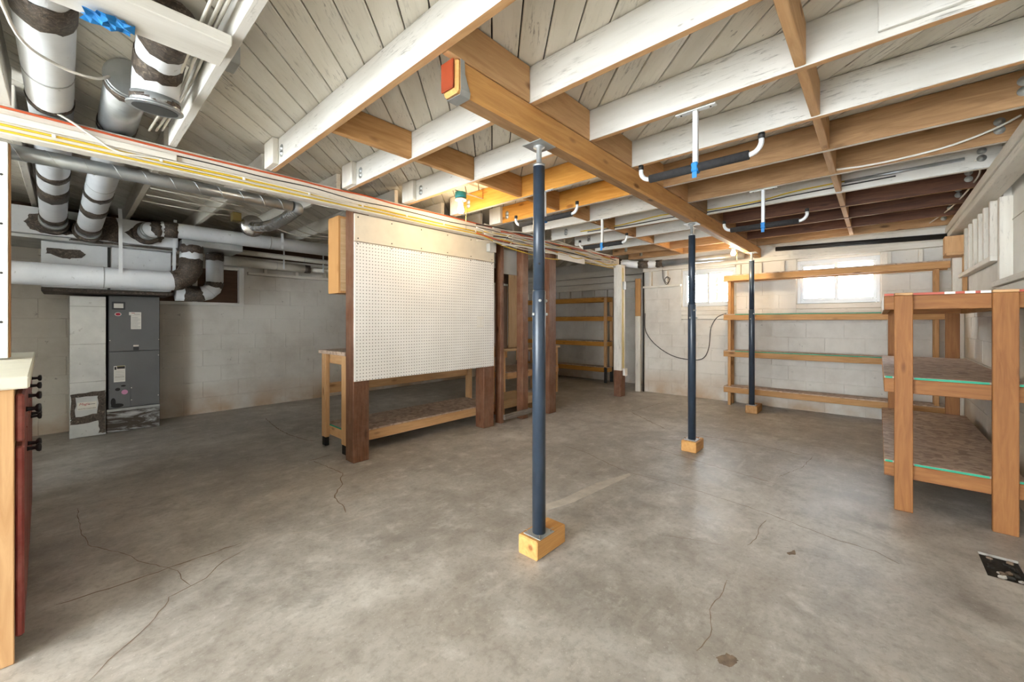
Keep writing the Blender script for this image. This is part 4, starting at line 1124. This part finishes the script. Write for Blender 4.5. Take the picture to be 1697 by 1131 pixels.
# cord on the back wall
xw = XB - .012
cable('cord', [(xw, 2.98, 1.35), (xw, 2.97, 1.05), (xw, 2.8, .82), (xw, 2.55, .66), (xw, 2.3, .6), (xw, 2.05, .62), (xw, 1.95, .8), (xw, 1.92, 1.1), (xw, 1.83, 1.27), (xw, 1.7, 1.33)], .006, 'blackcable', 'thin dark cord drooping across the back wall below the window', cat='cord')
cable('cord', [(xw - .04, 2.66, 2.16), (xw - .05, 2.65, 1.95), (xw - .05, 2.62, 1.86), (xw - .06, 2.58, 1.82), (xw - .05, 2.54, 1.88), (xw - .06, 2.57, 1.95), (xw - .05, 2.62, 1.9), (xw - .06, 2.57, 1.84), (xw - .05, 2.53, 1.92), (xw - .06, 2.6, 1.93)], .005, 'blackcable', 'tangled coil of wire hanging high on the back wall', cat='cord')
vp = sweep('vent_pipe', [(XB - .04, 2.995, .002), (XB - .04, 2.995, 2.05)], .012, 'blackcable', None, 10); tag(vp, 'thin dark pipe in the corner beside the far white post', 'pipe')
o = box('corner_board', (6.62, 6.66), (3.03, 3.12), (.001, 1.3), 'whitewood'); tag(o, 'white upright board in the corner behind the far white post', 'board')
o = box('corner_board', (6.62, 6.66), (3.03, 3.12), (1.301, 1.95), 'fir'); tag(o, 'brown upright board above the white one in the far corner', 'board')
cable('cable', [(6.0, 3.034, 2.07), (6.0, 3.034, 1.2), (6.01, 3.034, .46)], .005, 'yellow', 'yellow cable running down the far white post')
# loose wires in the duct bay
for k, (a, b) in enumerate(((.33, 2.5), (.36, 2.6), (.385, 2.4))):
    cable('cable', [(a, 1.2, 2.3 + .02 * k), (a, 1.9, 2.29 + .02 * k), (a + .01, b, 2.3 + .015 * k), (a - .01, 3.1, 2.3 + .01 * k)], .006, 'cream', ['leftmost white cable along the joist beside the taped elbow duct', 'middle white cable along the joist beside the taped elbow duct', 'white cable hugging the joist beside the taped elbow duct'][k], None, 'duct bay cables')
cable('cable', [(-.17, 1.9, 2.3), (-.12, 2.3, 2.24), (-.02, 2.45, 2.235), (.08, 2.5, 2.25), (.13, 2.6, 2.32)], .006, 'plate', 'white wire looped under the big duct at upper left')
gb = box('switch_box', (.452, .5), (2.02, 2.12), (2.3, 2.38), 'galvplate'); tag(gb, 'grey metal box on the joist beside the trimmer board', 'junction box')
for k in range(3):
    cable('cable', [(.45, 4.3 + .25 * k, 2.27), (.75, 4.25 + .25 * k, 2.25), (1.1, 4.35 + .25 * k, 2.27)], .006, 'cream', 'white wire sagging under the joists above the ducts, %s to the camera' % ORD[k], None, 'wires above the ducts')
for k in range(3):
    cable('cable', [(1.6, 4.5 + .3 * k, 2.27), (1.9, 4.7 + .2 * k, 2.22), (2.3, 4.9 + .1 * k, 2.25), (2.6, 5.0, 2.27)], .006, 'cream', 'pale wire looping left of the wall cabinet, %s to the camera' % ORD[k], None, 'wires near the wall cabinet')
o = cable('wire_coil', [(1.0 + .06 * math.cos(a * .7), 3.62 + .03 * math.sin(a * .7), 2.225 + .05 * math.sin(a * .35)) for a in range(28)], .004, 'cream', 'coil of white wire hanging behind the spiral duct', cat='wire')
cp = sweep('copper_pipe', [(1.3, 3.5, 2.2), (3.1, 3.5, 2.2)], .014, 'beigepipe', None, 10); tag(cp, 'thin pipe running behind the top of the pegboard', 'pipe')

# pale shrubs outside the windows
def shrub(x, y, lab):
    t = thing('shrub', lab, 'shrub', (x, y, 1.2), 'shrubs outside')
    vs, fs = [], []
    for i in range(900):
        a, b = random.uniform(0, 6.28), random.uniform(-1, 1); rr = random.uniform(.3, 1.) * .9
        c = Vector((math.cos(a) * math.sqrt(1 - b * b) * rr, math.sin(a) * math.sqrt(1 - b * b) * rr, b * rr * .8 + 1.1))
        d1_, d2_ = Vector((random.gauss(0, 1), random.gauss(0, 1), random.gauss(0, 1))).normalized() * .05, Vector((random.gauss(0, 1), random.gauss(0, 1), random.gauss(0, 1))).normalized() * .03
        k = len(vs); vs += [tuple(c - d1_), tuple(c + d2_), tuple(c + d1_), tuple(c - d2_)]; fs.append((k, k + 1, k + 2, k + 3))
    me = bpy.data.meshes.new('foliage'); me.from_pydata(vs, [], fs)
    f = link('foliage', me, [M['leaf']], t, (x, y, 1.2)); f['kind'] = 'stuff'
    sweep('stem', [(x, y, 1.2), (x, y, 2.3)], .03, 'darkwoodpanel', t, 8)
gr = box('ground', (7.9, 13.), (-3., 6.), (1.15, 1.2), 'crackpale'); tag(gr, 'ground outside the back windows', kind='structure')
shrub(10.6, 2.9, 'pale shrub outside the left back window')
bpy.context.view_layer.update()
